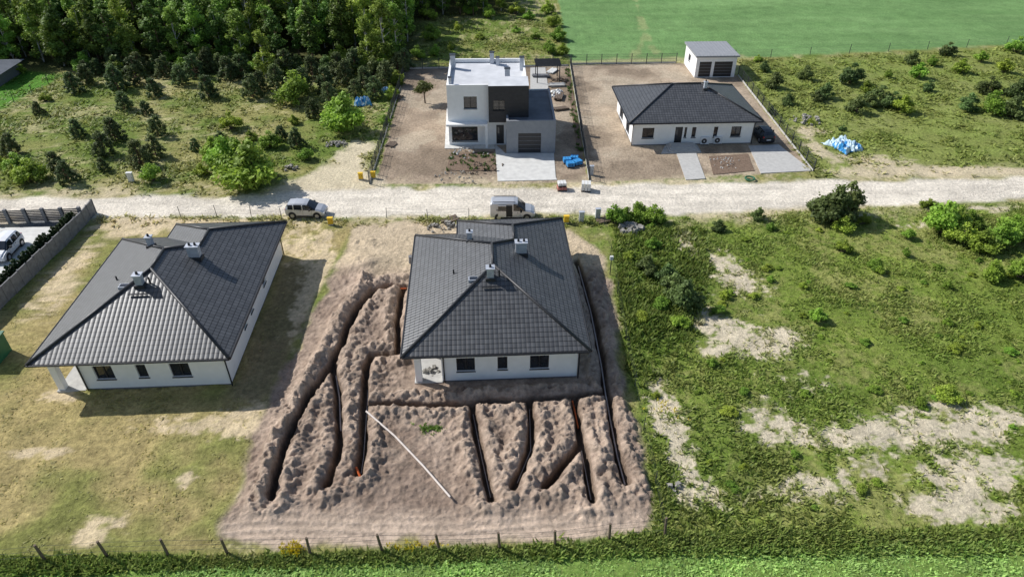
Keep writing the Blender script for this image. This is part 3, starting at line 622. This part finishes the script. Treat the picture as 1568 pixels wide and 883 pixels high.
E,rz=hip_house('tiled_roof_house',o1,YAW,W1,15.9,(9.3,18.2),.465,3.1,OP,True,ch); extras(E,rz,W1)
o2=P(40,559,3.1)
E,rz=hip_house('tiled_roof_house',o2,YAW,13.4,16.1,(9.6,18.4),.455,3.1,OP,True,ch); extras(E,rz,13.4)
o3=P(964,189,3.1)
hip_house('single_storey_house',o3,math.radians(2.5),15.7,12.2,None,.40,3.1,{0:[(1.1,2.5,.9,2.2),(5.0,5.9,.15,2.25,'door'),(6.1,6.4,.9,2.2),(7.0,7.5,.9,2.2),(9.6,10.1,.9,2.2),(11.7,12.9,.9,2.2)],3:[(2,4.2,.15,2.3),(6.5,8.5,.15,2.3)]},False,[(9.9,5.2,.35,.35,.8,1)])
# white modern house
E=empty('modern_white_house',(-7.45,77.0,0),math.radians(1.5))
mw=MB();mf=MB()
wall(mw,(0,0),(9.2,0),0,7.2,[(.35,3.4,.5,2.6),(1.9,3.4,4.5,5.95),(5.6,6.5,.1,2.5,'door')],'wall',mf)
wall(mw,(9.2,0),(9.2,9.5),0,7.2,[(5,7,4.1,6)],'wall',mf); wall(mw,(9.2,9.5),(0,9.5),0,7.2,[(2,6,.1,2.5)],'wall',mf); wall(mw,(0,9.5),(0,0),0,7.2,[(1,3,4.2,5.8),(6.4,9.2,.5,2.6)],'wall',mf)
mw.add([(0,0,6.85),(9.2,0,6.85),(9.2,9.5,6.85),(0,9.5,6.85)],[(0,1,2,3)],'roofw')
for b in ((0,9.2,0.0,.25),(0,9.2,9.25,9.5)): mw.box(b[0]+.001,b[1]-.001,b[2]+.001,b[3]-.001,6.9,7.3,'wall')
for b in ((0,.25,.25,9.25),(8.95,9.2,.25,9.25)): mw.box(b[0]+.001,b[1]-.001,b[2],b[3],6.9,7.3,'wall')
mw.obj('white_walls',E)
t=MB()
x0,x1,y0,y1,z0,z1=4.75,9.35,-.7,2.5,3.1,7.4
wall(t,(x0,y0),(x1,y0),z0,z1,[(.5,1.9,4.5,5.7)],'black',mf)
t.add([(x0,y0,z0),(x0,y1,z0),(x0,y1,z1),(x0,y0,z1)],[(0,3,2,1)],'black'); t.add([(x1,y0,z0),(x1,y1,z0),(x1,y1,z1),(x1,y0,z1)],[(0,1,2,3)],'black')
t.add([(x0,y0,z0),(x1,y0,z0),(x1,y1,z0),(x0,y1,z0)],[(3,2,1,0)],'black'); t.add([(x0,y0,z1),(x1,y0,z1),(x1,y1,z1),(x0,y1,z1)],[(0,1,2,3)],'roofw')
for i in range(9): t.box(x0+.02,x1-.02,y0-.012,y0-.002,z0+.45*i+.4,z0+.45*i+.42,'frame')
t.obj('dark_upper_bay',E)
mf.obj('windows_and_doors',E)
t=MB(); tf=MB()
wall(t,(6.75,-2.5),(12.4,-2.5),0,3.9,[(1.35,4.0,.05,2.5,'gar')],'wallg',tf); wall(t,(12.4,-2.5),(12.4,8),0,3.9,[],'wall',tf); wall(t,(12.4,8),(9.2,8),0,3.9,[],'wall',tf); wall(t,(6.75,0),(6.75,-2.5),0,3.9,[],'wallg',tf)
t.add([(6.75,-2.5,3.7),(12.4,-2.5,3.7),(12.4,8,3.7),(9.2,8,3.7),(9.2,0,3.7),(6.75,0,3.7)],[tuple(range(6))],'droof')
for b in ((6.76,12.39,-2.49,-2.25),(12.15,12.39,-2.25,7.99),(6.76,7.0,-2.25,-.01)): t.box(*b,3.72,4.0,'wallg')
t.obj('garage_wing',E); tf.obj('garage_door',E)
t=MB()
for x,y,w,z in ((.45,7.2,.6,8.5),(5.2,9.0,.5,8.2),(5.9,8.3,.4,7.8),(8.8,6.4,.5,8.4),(7.0,3.8,.6,7.9),(.4,.6,.3,8.0)): t.box(x-w/2,x+w/2,y-w/2,y+w/2,6.8,z,'chim'); t.box(x-w/2-.06,x+w/2+.06,y-w/2-.06,y+w/2+.06,z,z+.06,'gutter')
t.obj('chimneys',E)
t=MB(); t.box(-.2,4.6,-1.0,-.003,2.75,3.0,'wall'); t.box(4.3,4.6,-1.0,-.7,.05,2.75,'wall'); t.obj('canopy',E)
# shed garage
E=empty('garage_building',P(1063,119)+(0,),math.radians(2))
t=MB();tf=MB()
wall(t,(0,0),(5.9,0),0,3.0,[(.5,2.3,.05,2.3,'gar'),(2.7,5.4,.05,2.3,'gar')],'wall',tf); wall(t,(5.9,0),(5.9,6.5),0,3,[],'wall',tf); wall(t,(5.9,6.5),(0,6.5),0,3,[],'wall',tf); wall(t,(0,6.5),(0,0),0,3,[(2,3.2,1.2,2.2)],'wall',tf)
t.obj('walls',E); tf.obj('doors',E)
t=MB(); t.box(-.25,6.15,-.3,6.8,3.0,3.22,'wallg'); 
for i in range(13): t.box(-.25+i*.5,-.2+i*.5,-.28,6.78,3.221,3.26,'wallg')
t.obj('roof',E)
E=empty('neighbour_house',P(-112,136)+(0,),math.radians(4)); t=MB(); t.box(0,10,0,6,0,1.9,'plinth'); t.add([(-.5,-.5,1.9),(11,-.5,1.9),(11,6.5,1.9),(-.5,6.5,1.9),(3,3,2.9),(8,3,2.9)],[(0,1,5,4),(1,2,5),(2,3,4,5),(3,0,4),(3,2,1,0)],'droof'); t.obj('walls_and_roof',E)
# ---------------------------------------------------------------- paving
def slab(name,px,k,z0=-.1,z1=.07):
    p=PL(px); n=len(p); mb=MB(); mb.add([(x,y,z1) for x,y in p]+[(x,y,z0) for x,y in p],[tuple(range(n))]+[(n+i,n+(i+1)%n,(i+1)%n,i) for i in range(n)],k)
    return mb.obj(name)
def bm_fix(o,md=False):
    b=bmesh.new(); b.from_mesh(o.data)
    if md: bmesh.ops.remove_doubles(b,verts=b.verts,dist=.0005)
    bmesh.ops.recalc_face_normals(b,faces=b.faces); b.to_mesh(o.data); b.free()
for nm,px,k in (('driveway_paving',[(758,221),(774,235.5),(848,235),(851,272),(853,276),(762,278)],'paveL'),('house_apron_paving',[(681,228),(684,166),(690,166),(691,222),(757,221),(758,228)],'paveL'),
   ('front_step_paving',[(1012,236),(1018,224),(1068,223),(1074,234)],'conc'),('garden_path_paving',[(1036,236),(1066,235),(1080,274),(1050,276)],'conc'),('driveway_paving',[(1146,224),(1192,222),(1243,262),(1165,266)],'conc'),
   ('terrace_paving',[(812,182),(812,104),(835,104),(846,182)],'conc'),('neighbour_driveway_paving',[(-40,350),(88,348),(40,405),(-40,470)],'paveL')):
    bm_fix(slab(nm,px,k))
t=MB(); q=P(1045,228); 
for i in range(3): t.box(q[0]-1.8+.2*i,q[0]+1.8-.2*i,q[1]-1.1+.3*i,q[1]+.8,.07,.2+.12*i,'conc')
t.obj('entrance_steps')
# ---------------------------------------------------------------- fences
def wire_fence(name,px,h=1.3,k='wood',r=.06,wires=3,lean=.08):
    mb=MB(); pr=None
    for a,b in px:
        x,y=P(a,b); z=gz(x,y); tp=(x+random.uniform(-lean,lean),y+random.uniform(-lean,lean),z+h*random.uniform(.92,1.08)); mb.cyl((x,y,z-.2),tp,r,r*.85,k,7)
        if pr:
            for w in range(wires):
                f=.35+.6*w/max(1,wires-1); A=Vector(pr[0]).lerp(Vector(pr[1]),f); B=Vector((x,y,z)).lerp(Vector(tp),f); mid=(A+B)/2-Vector((0,0,.05)); mb.cyl(A,mid,.008,.008,'steel',3,False); mb.cyl(mid,B,.008,.008,'steel',3,False)
        pr=((x,y,z),tp)
    mb.obj(name)
def mesh_fence(name,px,h=1.5,step=2.5,base=True,k='steel'):
    mb=MB(); pts=PL(px)
    for i in range(len(pts)-1):
        a=Vector(pts[i]);b=Vector(pts[i+1]); L=(b-a).length; n=max(1,round(L/step)); d=(b-a)/n; u=d.normalized(); ang=math.atan2(u.y,u.x)
        for j in range(n+1):
            p=a+d*j; mb.box(p.x-.045,p.x+.045,p.y-.045,p.y+.045,-.1,h+.08,k,ang)
        for zz in (.25,.7,1.1,h): mb.cyl((a.x,a.y,zz),(b.x,b.y,zz),.014,.014,k,4,False)
        m=int(L/.12)
        for j in range(m):
            p=a+(b-a)*(j/m); mb.cyl((p.x,p.y,.2),(p.x,p.y,h),.008,.008,k,3,False)
        if base: c=(a+b)/2; mb.box(c.x-L/2,c.x+L/2,c.y-.04,c.y+.04,-.1,.22,'conc',ang)
    mb.obj(name)
wire_fence('wire_fence',[(-30,866),(70,858),(165,852),(258,850),(347,844),(475,847),(585,841),(673,839),(765,838),(850,834),(933,824),(1018,820)],1.5,'wood',.085,3,.14)
wire_fence('wire_fence',[(278,334),(333,333),(385,333),(432,334)],1.3,'steel',.035)
wire_fence('wire_fence',[(592,334),(655,335),(718,334)],1.1,'steel',.035)
wire_fence('wire_fence',[(1018,820),(1003,740),(985,660),(972,590),(958,520),(945,450),(935,392),(925,345)],1.2,'steel',.03,3,.03)
mesh_fence('panel_fence',[(566,282),(622,106),(871,101)],1.5)
mesh_fence('panel_fence',[(902,276),(873,100)],1.5)
mesh_fence('panel_fence',[(875,99),(1035,97)],1.5)
mesh_fence('panel_fence',[(1130,116),(1245,263)],1.4)
wire_fence('wire_fence',[(1035,97),(1125,91),(1180,88),(1240,85),(1300,82),(1360,79),(1420,76),(1480,73),(1540,70),(1600,67)],1.4,'steel',.05)
wire_fence('wire_fence',[(98,118),(75,130),(50,145),(22,158),(0,172),(-40,192)],1.4,'steel',.05)
def slab_fence(name,px,h,step=1.1,k='fencec',gap=.06):
    mb=MB(); pts=PL(px)
    for i in range(len(pts)-1):
        a=Vector(pts[i]);b=Vector(pts[i+1]); L=(b-a).length; n=max(1,round(L/step)); d=(b-a)/n; ang=math.atan2(d.y,d.x)
        for j in range(n):
            c=a+d*(j+.5); w=d.length/2-gap; hh=h*random.uniform(.97,1.03)
            mb.box(c.x-w,c.x+w,c.y-.05,c.y+.05,-.1,hh,k,ang)
        for j in range(n+1):
            p=a+d*j; mb.box(p.x-.07,p.x+.07,p.y-.09,p.y+.09,-.1,h+.06,k,ang)
    mb.obj(name)
slab_fence('concrete_fence',[(147,326),(132,344),(100,376),(50,424),(0,474),(-60,530)],1.5)
mb=MB(); a=Vector(P(-40,344)); b=Vector(P(128,338)); d=(b-a).normalized(); ang=math.atan2(d.y,d.x); L=(b-a).length
for j in range(7): p=a+(b-a)*j/6; mb.box(p.x-.14,p.x+.14,p.y-.14,p.y+.14,-.1,1.55,'fencec',ang)
c=(a+b)/2
for j in range(7): mb.box(c.x-L/2,c.x+L/2,c.y-.02,c.y+.02,.2+j*.18,.32+j*.18,'frame',ang)
mb.obj('slatted_gate_fence')
thj=plant_mesh('thuja_mesh',[(0,0,.3,.33),(0,0,.7,.32),(0,0,1.1,.26),(0,0,1.45,.16)],700,.09,ml([20,34,15]),ml([46,66,30]),5,[((0,0,0),(0,0,1.3),.03,.01)],'bark',1.)
hd=empty('thuja_hedge')
A=Vector(P(128,348));B=Vector(P(-60,520))
for i in range(40):
    p=A.lerp(B,i/39)+Vector((-.6,.1)); link('thuja',thj,(p.x,p.y,0),i*1.7,random.uniform(.95,1.25),hd)
# ---------------------------------------------------------------- vehicles
def car(name,px,py,rz,paint,kind='hatch',loc=None):
    E=empty(name,(P(px,py) if loc is None else loc)+(.03,),rz)
    if kind=='hatch':
        S=[(-1.95,.38,.80,.84,.70,.62),(-1.86,.24,.95,1.12,.80,.62),(-1.60,.20,.98,1.47,.83,.60),(-.9,.20,.97,1.54,.84,.62),(0,.20,.95,1.54,.84,.62),(.35,.2,.94,1.49,.84,.60),(1.1,.2,.92,.99,.84,.72),(1.6,.22,.82,.88,.82,.66),(1.88,.28,.66,.72,.76,.60),(1.96,.38,.56,.60,.66,.55)]
        gl=(2,5); ws=5; rw=1; wx=(-1.22,1.22); L=3.9
    else:
        S=[(-2.2,.40,.95,1.0,.80,.72),(-2.16,.28,1.05,1.70,.86,.72),(-2.0,.22,1.06,1.80,.88,.74),(-1.0,.22,1.06,1.86,.89,.76),(.1,.22,1.05,1.86,.89,.76),(.5,.22,1.03,1.78,.89,.74),(1.25,.22,1.02,1.10,.88,.78),(1.8,.24,.92,.98,.87,.72),(2.12,.3,.74,.80,.80,.64),(2.2,.4,.6,.64,.7,.56)]
        gl=(4,5); ws=5; rw=1; wx=(-1.35,1.42); L=4.4
    rows=[]
    for x,zl,zb,zt,wb,wt in S:
        h=[(0,zl),(wb*.9,zl),(wb,zl+.18),(wb,(zl+zb)/2+.1),(wb*.965,zb),(wt+.03,zt-.09),(wt-.08,zt),(0,zt+.03)]
        rows.append([(x,-a,z) for a,z in h]+[(x,a,z) for a,z in h[::-1][1:-1]])
    n=len(rows[0]); mb=MB(); body=[];glass=[]; V_=[p for r in rows for p in r]
    for i in range(len(rows)-1):
        for j in range(n):
            f=(i*n+j,i*n+(j+1)%n,(i+1)*n+(j+1)%n,(i+1)*n+j)
            seg=j if j<7 else 13-j
            g=(seg==4 and gl[0]<=i<=gl[1]) or (i==ws and seg in(4,5,6)) or (i==rw and seg in (5,6) and kind=='hatch')
            (glass if g else body).append(f)
    body.append(tuple(range(n))[::-1]); body.append(tuple((len(rows)-1)*n+i for i in range(n)))
    mb.add(V_,body,paint); mb.add(V_,glass,'glass')
    o=mb.obj('body',E); bm_fix(o,True)
    bv=o.modifiers.new('b','BEVEL'); bv.width=.035; bv.segments=2; bv.limit_method='ANGLE'; bv.angle_limit=.35
    t=MB(); wb=S[4][4]
    for x in wx:
        for s in (-1,1):
            t.cyl((x,s*(wb-.12),.34),(x,s*(wb+.006),.34),.40,.40,'plastic',20)
            t.cyl((x,s*(wb-.16),.32),(x,s*(wb+.02),.32),.32,.32,'tyre',20); t.cyl((x,s*(wb+.0),.32),(x,s*(wb+.028),.32),.2,.2,'rim',12)
    t.obj('wheels',E)
    t=MB(); f=S[-2]
    for s in (-1,1):
        t.box(f[0]-.22,f[0]+.05,s*.62-.13,s*.62+.13,f[2]-.13,f[2]+.0,'lampw'); t.box(-L/2+.03,-L/2+.25,s*.66-.08,s*.66+.08,.8,1.0,'lampr')
        xm=(.62 if kind=='hatch' else .85); t.box(xm-.08,xm+.08,s*(wb+.1)-.09,s*(wb+.1)+.09,.98,1.12,'plastic')
        for xp in ((-1.0,-.12) if kind=='hatch' else (.02,)): 
            t.box(xp-.04,xp+.04,s*(wb-.09)-.12,s*(wb-.09)+.03,.95,1.46 if kind=='hatch' else 1.7,paint)
        t.box(wx[0]+.45,wx[1]-.45,s*(wb)-.02,s*(wb)+.012,.24,.34,'plastic')
        for xd in (-.12,.75): t.box(xd-.006,xd+.006,s*wb-.003,s*wb+.004,.36,.94,'plastic')
        for xd in (-.3,.55): t.box(xd-.1,xd,s*wb,s*wb+.02,.82,.86,'plastic')
    t.box(f[0]-.1,f[0]+.10,-.4,.4,.34,.52,'plastic'); t.box(-L/2-.03,-L/2+.05,-.26,.26,.55,.66,'whitep'); t.box(f[0]+.08,f[0]+.13,-.26,.26,.38,.48,'whitep')
    if kind=='van':
        t.box(-.62,.0,-wb-.004,-wb+.05,.42,1.62,'plastic')  # dark panel stands in for the shade inside the open sliding door
        t.box(-1.42,-.62,-wb-.09,-wb-.03,.42,1.08,paint); t.box(-1.40,-.64,-wb-.085,-wb-.04,1.08,1.6,'glass'); t.box(-1.42,-.62,-wb-.09,-wb-.035,1.6,1.66,paint)
        t.box(-1.6,-.5,-wb-.03,-wb+.01,1.10,1.13,'plastic'); t.box(-1.9,.3,-.62,-.58,1.88,1.92,'plastic'); t.box(-1.9,.3,.58,.62,1.88,1.92,'plastic')
    t.obj('trim_and_lights',E)
    return E
car('parked_hatchback_car',471,329,math.radians(-2),'silver')
car('parked_van',785,331,math.radians(-1),'silver','van')
car('parked_white_car',12,388,math.radians(-84),'whitep')
car('parked_dark_car',1166,212,math.radians(95),'darkp')
# ---------------------------------------------------------------- small things
def lump(name,px,py,sx,sy,h,k,k2=None,seed=1,rz=0):
    n=30; mb=MB(); vs=[];fs=[]
    for j in range(n):
        for i in range(n):
            u=i/(n-1)*2-1; v=j/(n-1)*2-1; e=max(abs(u),abs(v))**6
            a=np.array([u*3+seed]);b=np.array([v*3.0])
            nz=float(fbm(a,b,1.5,4,seed%8)[0]); z=h*(1-e)*np.clip(nz*2.2-.45,0.08,1.3)+.02; sk=1+.5*(float(fbm(a,b,.9,3,3)[0])-.5)*(.4+e)
            vs.append((u*sx*sk,v*sy*sk,z))
    f1=[];f2=[]
    for j in range(n-1):
        for i in range(n-1):
            f=(j*n+i,j*n+i+1,(j+1)*n+i+1,(j+1)*n+i); c=float(fbm(np.array([i/4.5+seed]),np.array([j/4.5]),1,2,3)[0])
            (f2 if (k2 and c>.5) else f1).append(f)
    mb.add(vs,f1,k)
    if f2: mb.add(vs,f2,k2)
    x,y=P(px,py); return mb.obj(name,None,(x,y,gz(x,y)),rz,False)
lump('tarp_covered_pile',1292,225,1.5,1.7,.8,'pale','blue',3,.4)
lump('tarp_covered_pile',556,160,1.1,.8,.9,'blue','pale',5,.2)
lump('tarp_covered_pile',590,140,.6,.5,.5,'pale','blue',6,.2)
def rocks(name,px,py,n,spread,smin,smax,k='rock'):
    mb=MB(); r=random.Random(px); cx,cy=P(px,py)
    for i in range(n):
        a=r.random()*6.28;q=spread*r.random()**.7; x=cx+math.cos(a)*q;y=cy+math.sin(a)*q*.7; s=r.uniform(smin,smax)
        vs=[];ic=[(-1,-1,-.6),(1,-1,-.6),(1,1,-.6),(-1,1,-.6),(-.7,-.8,.7),(.8,-.6,.8),(.6,.8,.6),(-.8,.6,.9)]
        m=Matrix.Rotation(r.random()*6.28,3,'Z')@Matrix.Rotation(r.uniform(-.5,.5),3,'X')
        for v in ic: w=m@Vector([c*s*r.uniform(.7,1.2)*.6 for c in v]); vs.append((x+w.x,y+w.y,w.z+s*.3+max(0,(spread-q))*.25))
        mb.add(vs,[(3,2,1,0),(4,5,6,7),(0,1,5,4),(1,2,6,5),(2,3,7,6),(3,0,4,7)],k)
    mb.obj(name)
rocks('rubble_pile',965,352,40,1.2,.2,.6); rocks('rubble_pile',515,222,34,1.4,.12,.3); rocks('rubble_pile',1235,185,25,2.5,.1,.4); rocks('rubble_pile',445,258,14,.9,.15,.35)
rocks('stone_border',715,236,40,2.6,.08,.22,'conc'); rocks('debris_pile',740,258,40,2.6,.08,.2,'wood'); rocks('broken_concrete',1030,745,7,.5,.12,.3); rocks('stones',700,275,30,3,.06,.18); rocks('debris_pile',670,350,25,1.2,.1,.3,'rock')
rocks('broken_concrete',690,345,10,1.0,.15,.35); rocks('garden_stones',1110,250,36,2.2,.05,.14,'conc')
def ubox(name,px,py,k,w=.45,d=.3,h=.9):
    x,y=P(px,py); t=MB(); t.box(-w/2,w/2,-d/2,d/2,0,.15,'conc'); t.box(-w/2+.01,w/2-.01,-d/2+.01,d/2-.01,.15,h,k); t.box(-w/2-.03,w/2+.03,-d/2-.03,d/2+.03,h,h+.06,k); t.box(-w/2+.06,w/2-.06,-d/2-.004,-d/2+.01,.22,h-.08,k); t.box(w/2-.14,w/2-.1,-d/2-.02,-d/2-.003,.5,.6,'plastic'); t.obj(name,None,(x,y,gz(x,y)-.03),YAW,bevel=.008)
for a,b in ((507,345),(553,275),(572,273),(867,342)): ubox('gas_meter_box',a,b,'yellow',.5,.3,.8)
for a,b in ((915,335),(905,268),(890,340)): ubox('electric_cabinet',a,b,'chim',.5,.3,1.1)
ubox('electric_cabinet',202,278,'bag',.6,.3,1.1)
def pallet(name,px,py,k,w=1.1,h=.7,n=3,rz=0,z=0):
    x,y=P(px,py); t=MB()
    for i in range(4): t.box(-w/2,w/2,-w/2+i*w/3.6,-w/2+i*w/3.6+.12,.1,.13,'wood')
    for i in range(3): t.box(-w/2+i*(w/2-.05),-w/2+i*(w/2-.05)+.1,-w/2,w/2,0,.098,'wood')
    for j in range(n):
        for i in range(3):
            t.box(-w/2+.03+i*w/3,-w/2+i*w/3+w/3-.01,-w/2+.03+.03*random.random(),w/2-.03-.03*random.random(),.131+j*h/n,.131+(j+1)*h/n-.012,k)
    t.obj(name,None,(x,y,gz(x,y)+z),rz,bevel=.02)
pallet('brick_pallet',860,290,'red',1.0,.3,2,.1); pallet('cement_bag_pallet',860,289.6,'bag',.9,.3,1,.1,.44)
pallet('cement_bag_pallet',897,291,'bag',1.0,.8,4,-.1)
for a,b,r_ in ((873,255,.2),(879,246,-.2),(884,252,.5),(868,249,.1)): pallet('block_pallet',a,b,'blue',.9,.45,3,r_)
def ac(px,py):
    x,y=P(px,py); t=MB(); t.box(-.5,.5,-.18,.18,.1,.95,'whitep'); t.cyl((-.12,-.17,.52),(-.12,-.2,.52),.32,.32,'frame',20); t.cyl((-.12,-.2,.52),(-.12,-.215,.52),.1,.1,'whitep',10); t.box(-.4,-.3,-.15,.15,0,.1,'frame'); t.box(.3,.4,-.15,.15,0,.1,'frame'); t.obj('heat_pump_unit',None,(x,y,.05),YAW,bevel=.02)
ac(1078,222); ac(1098,221)
t=MB()
def bedpoly(px): 
    p=PL(px); t.add([(x,y,.06) for x,y in p],[tuple(range(len(p)))],'bed')
bedpoly([(683,262),(690,236),(756,232),(760,262)]); bedpoly([(865,105),(871,105),(893,232),(884,232)]); bedpoly([(1085,240),(1145,236),(1155,262),(1092,268)])
t.obj('garden_beds')
mc_=lin([84,110,52])
for poly,nn in (([(683,262),(690,236),(756,232),(760,262)],40),([(865,105),(871,105),(893,232),(884,232)],60)):
    x,y=scat(PL(poly),nn*8); k=slice(0,nn); tufts('garden_plants',x[k],y[k],np.full(len(x[k]),.05),np.full(len(x[k]),.35),np.full(len(x[k]),.3),10,np.repeat(mc_[None,:],len(x[k]),0))
def planks(name,px,py,n,L,rz,k='wood'):
    x,y=P(px,py); t=MB()
    for i in range(n): t.box(-L/2+random.uniform(-.2,.2),L/2+random.uniform(-.2,.2),-.5+(i%5)*.22,-.5+(i%5)*.22+.18,(i//5)*.08,(i//5)*.08+.07,k)
    t.obj(name,None,(x,y,.08),rz)
planks('timber_stack',856,150,20,2.5,1.4); planks('timber_stack',852,132,15,2.2,.1,'conc'); planks('timber_stack',858,168,12,2,.3); planks('timber_stack',828,118,16,2.4,.0,'plinth'); planks('timber_stack',846,110,10,2,1.1,'bag')
planks('timber_stack',930,337,8,2.,.4); rocks('debris_pile',852,145,40,1.8,.1,.4,'bag'); rocks('debris_pile',856,125,30,1.5,.1,.35,'wood')
planks('timber_stack',690,338,6,1.6,.7); planks('timber_stack',600,222,5,1.4,1.2); planks('timber_stack',610,150,6,1.4,1.3)
x,y=P(822,128); t=MB()
for a in (0,3.2):
    for b in (0,3): t.box(a,a+.12,b,b+.12,0,2.5,'frame')
for i in range(8): t.box(-.2,3.5,i*.42,i*.42+.08,2.5,2.62,'frame')
t.obj('pergola',None,(x,y,0),YAW)
x,y=P(1148,275); t=MB(); 
for i in range(14):
    a,b=i*6.283/14,(i+1)*6.283/14; t.cyl((math.cos(a)*.5,math.sin(a)*.5,.12),(math.cos(b)*.5,math.sin(b)*.5,.12),.09,.09,'greent',6)
t.obj('coiled_hose',None,(x,y,.03))
x,y=P(-10,548); t=MB(); t.box(-.9,.9,-.9,.9,0,1.7,'greent'); t.box(-1,1,-1,1,1.7,1.8,'greent'); 
for i in range(5): t.box(-.9+i*.4,-.86+i*.4,-.93,-.9,0,1.7,'plastic')
t.obj('green_shed',None,(x,y,0),.05)
x,y=P(934,420); t=MB(); t.cyl((0,0,0),(0,0,1.7),.04,.04,'steel'); t.box(-.14,.14,-.1,.1,1.55,1.9,'bag'); t.obj('site_meter_post',None,(x,y,0))
x,y=P(630,402); t=MB(); t.cyl((0,0,0),(0,0,.9),.25,.22,'fencec',12); t.obj('septic_riser',None,(x,y,-.2))
def pipe(name,px,k,dz=.06,r=.055,intr=False,straight=False):
    pts=PL(px); out=[]
    for i in range(len(pts)-1):
        a=Vector(pts[i]);b=Vector(pts[i+1]); n=max(2,int((b-a).length/.4))
        for j in range(n): out.append(a.lerp(b,j/n))
    out.append(Vector(pts[-1]))
    zz=[gz(p.x,p.y) for p in out]
    if straight:
        kx=np.linspace(0,1,len(zz)); c=np.polyfit(kx,zz,1); f=np.polyval(c,kx); f=f+max(0,(np.array(zz)-f).max()*.8); zz=list(f)
    elif not intr: zz=[max(zz[max(0,i-1):i+2]) for i in range(len(zz))]
    else: zz=list(np.convolve(np.pad(zz,2,'edge'),np.ones(5)/5,'valid'))
    q=[(p.x,p.y,z+dz+r) for p,z in zip(out,zz)]
    mb=MB(); mb.path(q,r,k,8,False); o=mb.obj(name,smooth=True); bm_fix(o,True)
pipe('drain_pipe',[(562,636),(606,674),(650,720),(690,766)],'pvc',.0,.07,False,True)
pipe('drain_pipe',[(513,566),(518,600),(520,650)],'pvc',.15,.06,True)
pipe('drain_pipe',[(886,402),(905,470),(921,550),(928,596),(936,640),(946,690),(958,735)],'pvc',.3,.055,True)
pipe('drain_pipe',[(566,552),(560,620),(555,690),(551,715)],'pvc',.15,.035,True); pipe('drain_pipe',[(724,625),(737,690),(751,752)],'pvc',.2,.03,True); pipe('drain_pipe',[(811,618),(813,680),(792,730)],'pvc',.2,.03,True)
pipe('drain_pipe',[(891,680),(906,755)],'pvc',.15,.035,True); pipe('orange_pipe',[(877,608),(886,650)],'orange',.4,.055,True); pipe('orange_pipe',[(596,439),(622,438)],'orange',.5,.05,True); pipe('orange_pipe',[(545,716),(551,726)],'orange',.35,.08,True)
rocks('building_materials',660,570,14,.7,.12,.32,'rock')
xw,yw=P(450,842); n=70; fx=np.concatenate([xw+R.normal(0,.3,n),P(640,836)[0]+R.normal(0,.7,30),P(1020,628)[0]+R.normal(0,.6,20)]); fy=np.concatenate([yw+R.normal(0,.2,n),P(640,836)[1]+R.normal(0,.2,30),P(1020,628)[1]+R.normal(0,.5,20)])
tufts('yellow_wildflowers',fx,fy,np.full(len(fx),.15),np.full(len(fx),.22),np.full(len(fx),.15),5,np.repeat(lin([205,190,50])[None,:],len(fx),0))
wx_,wy_=P(657,655); n=50; tufts('weed_patch',wx_+R.normal(0,.45,n),wy_+R.normal(0,.22,n),np.full(n,gz(wx_,wy_)+.02),np.full(n,.14),np.full(n,.2),6,np.repeat(lin([110,140,56])[None,:],n,0))
# ---------------------------------------------------------------- light & camera
sd=Vector((3.4,-1.6,-3.1)).normalized()
sl=bpy.data.lights.new('sun','SUN'); sl.energy=5.0; sl.angle=math.radians(.5); sl.color=(1,.975,.94)
so=bpy.data.objects.new('sun',sl); so.rotation_euler=sd.to_track_quat('-Z','Y').to_euler(); so.location=(0,0,60); COL.objects.link(so)
w=bpy.data.worlds.new('World'); sc.world=w; w.use_nodes=True; N=w.node_tree.nodes; L=w.node_tree.links
sk=N.new('ShaderNodeTexSky'); sk.sky_type='NISHITA'; sk.sun_disc=False; sk.sun_elevation=math.asin(-sd.z); sk.sun_rotation=math.atan2(-sd.x,-sd.y)
L.new(sk.outputs[0],N['Background'].inputs['Color']); N['Background'].inputs['Strength'].default_value=.11
cd=bpy.data.cameras.new('camera'); cd.sensor_width=36; cd.lens=36*FP/1568; cd.clip_end=6000
co=bpy.data.objects.new('camera',cd); co.location=(0,0,CH); co.rotation_euler=(math.pi/2-TH,0,0); COL.objects.link(co); sc.camera=co
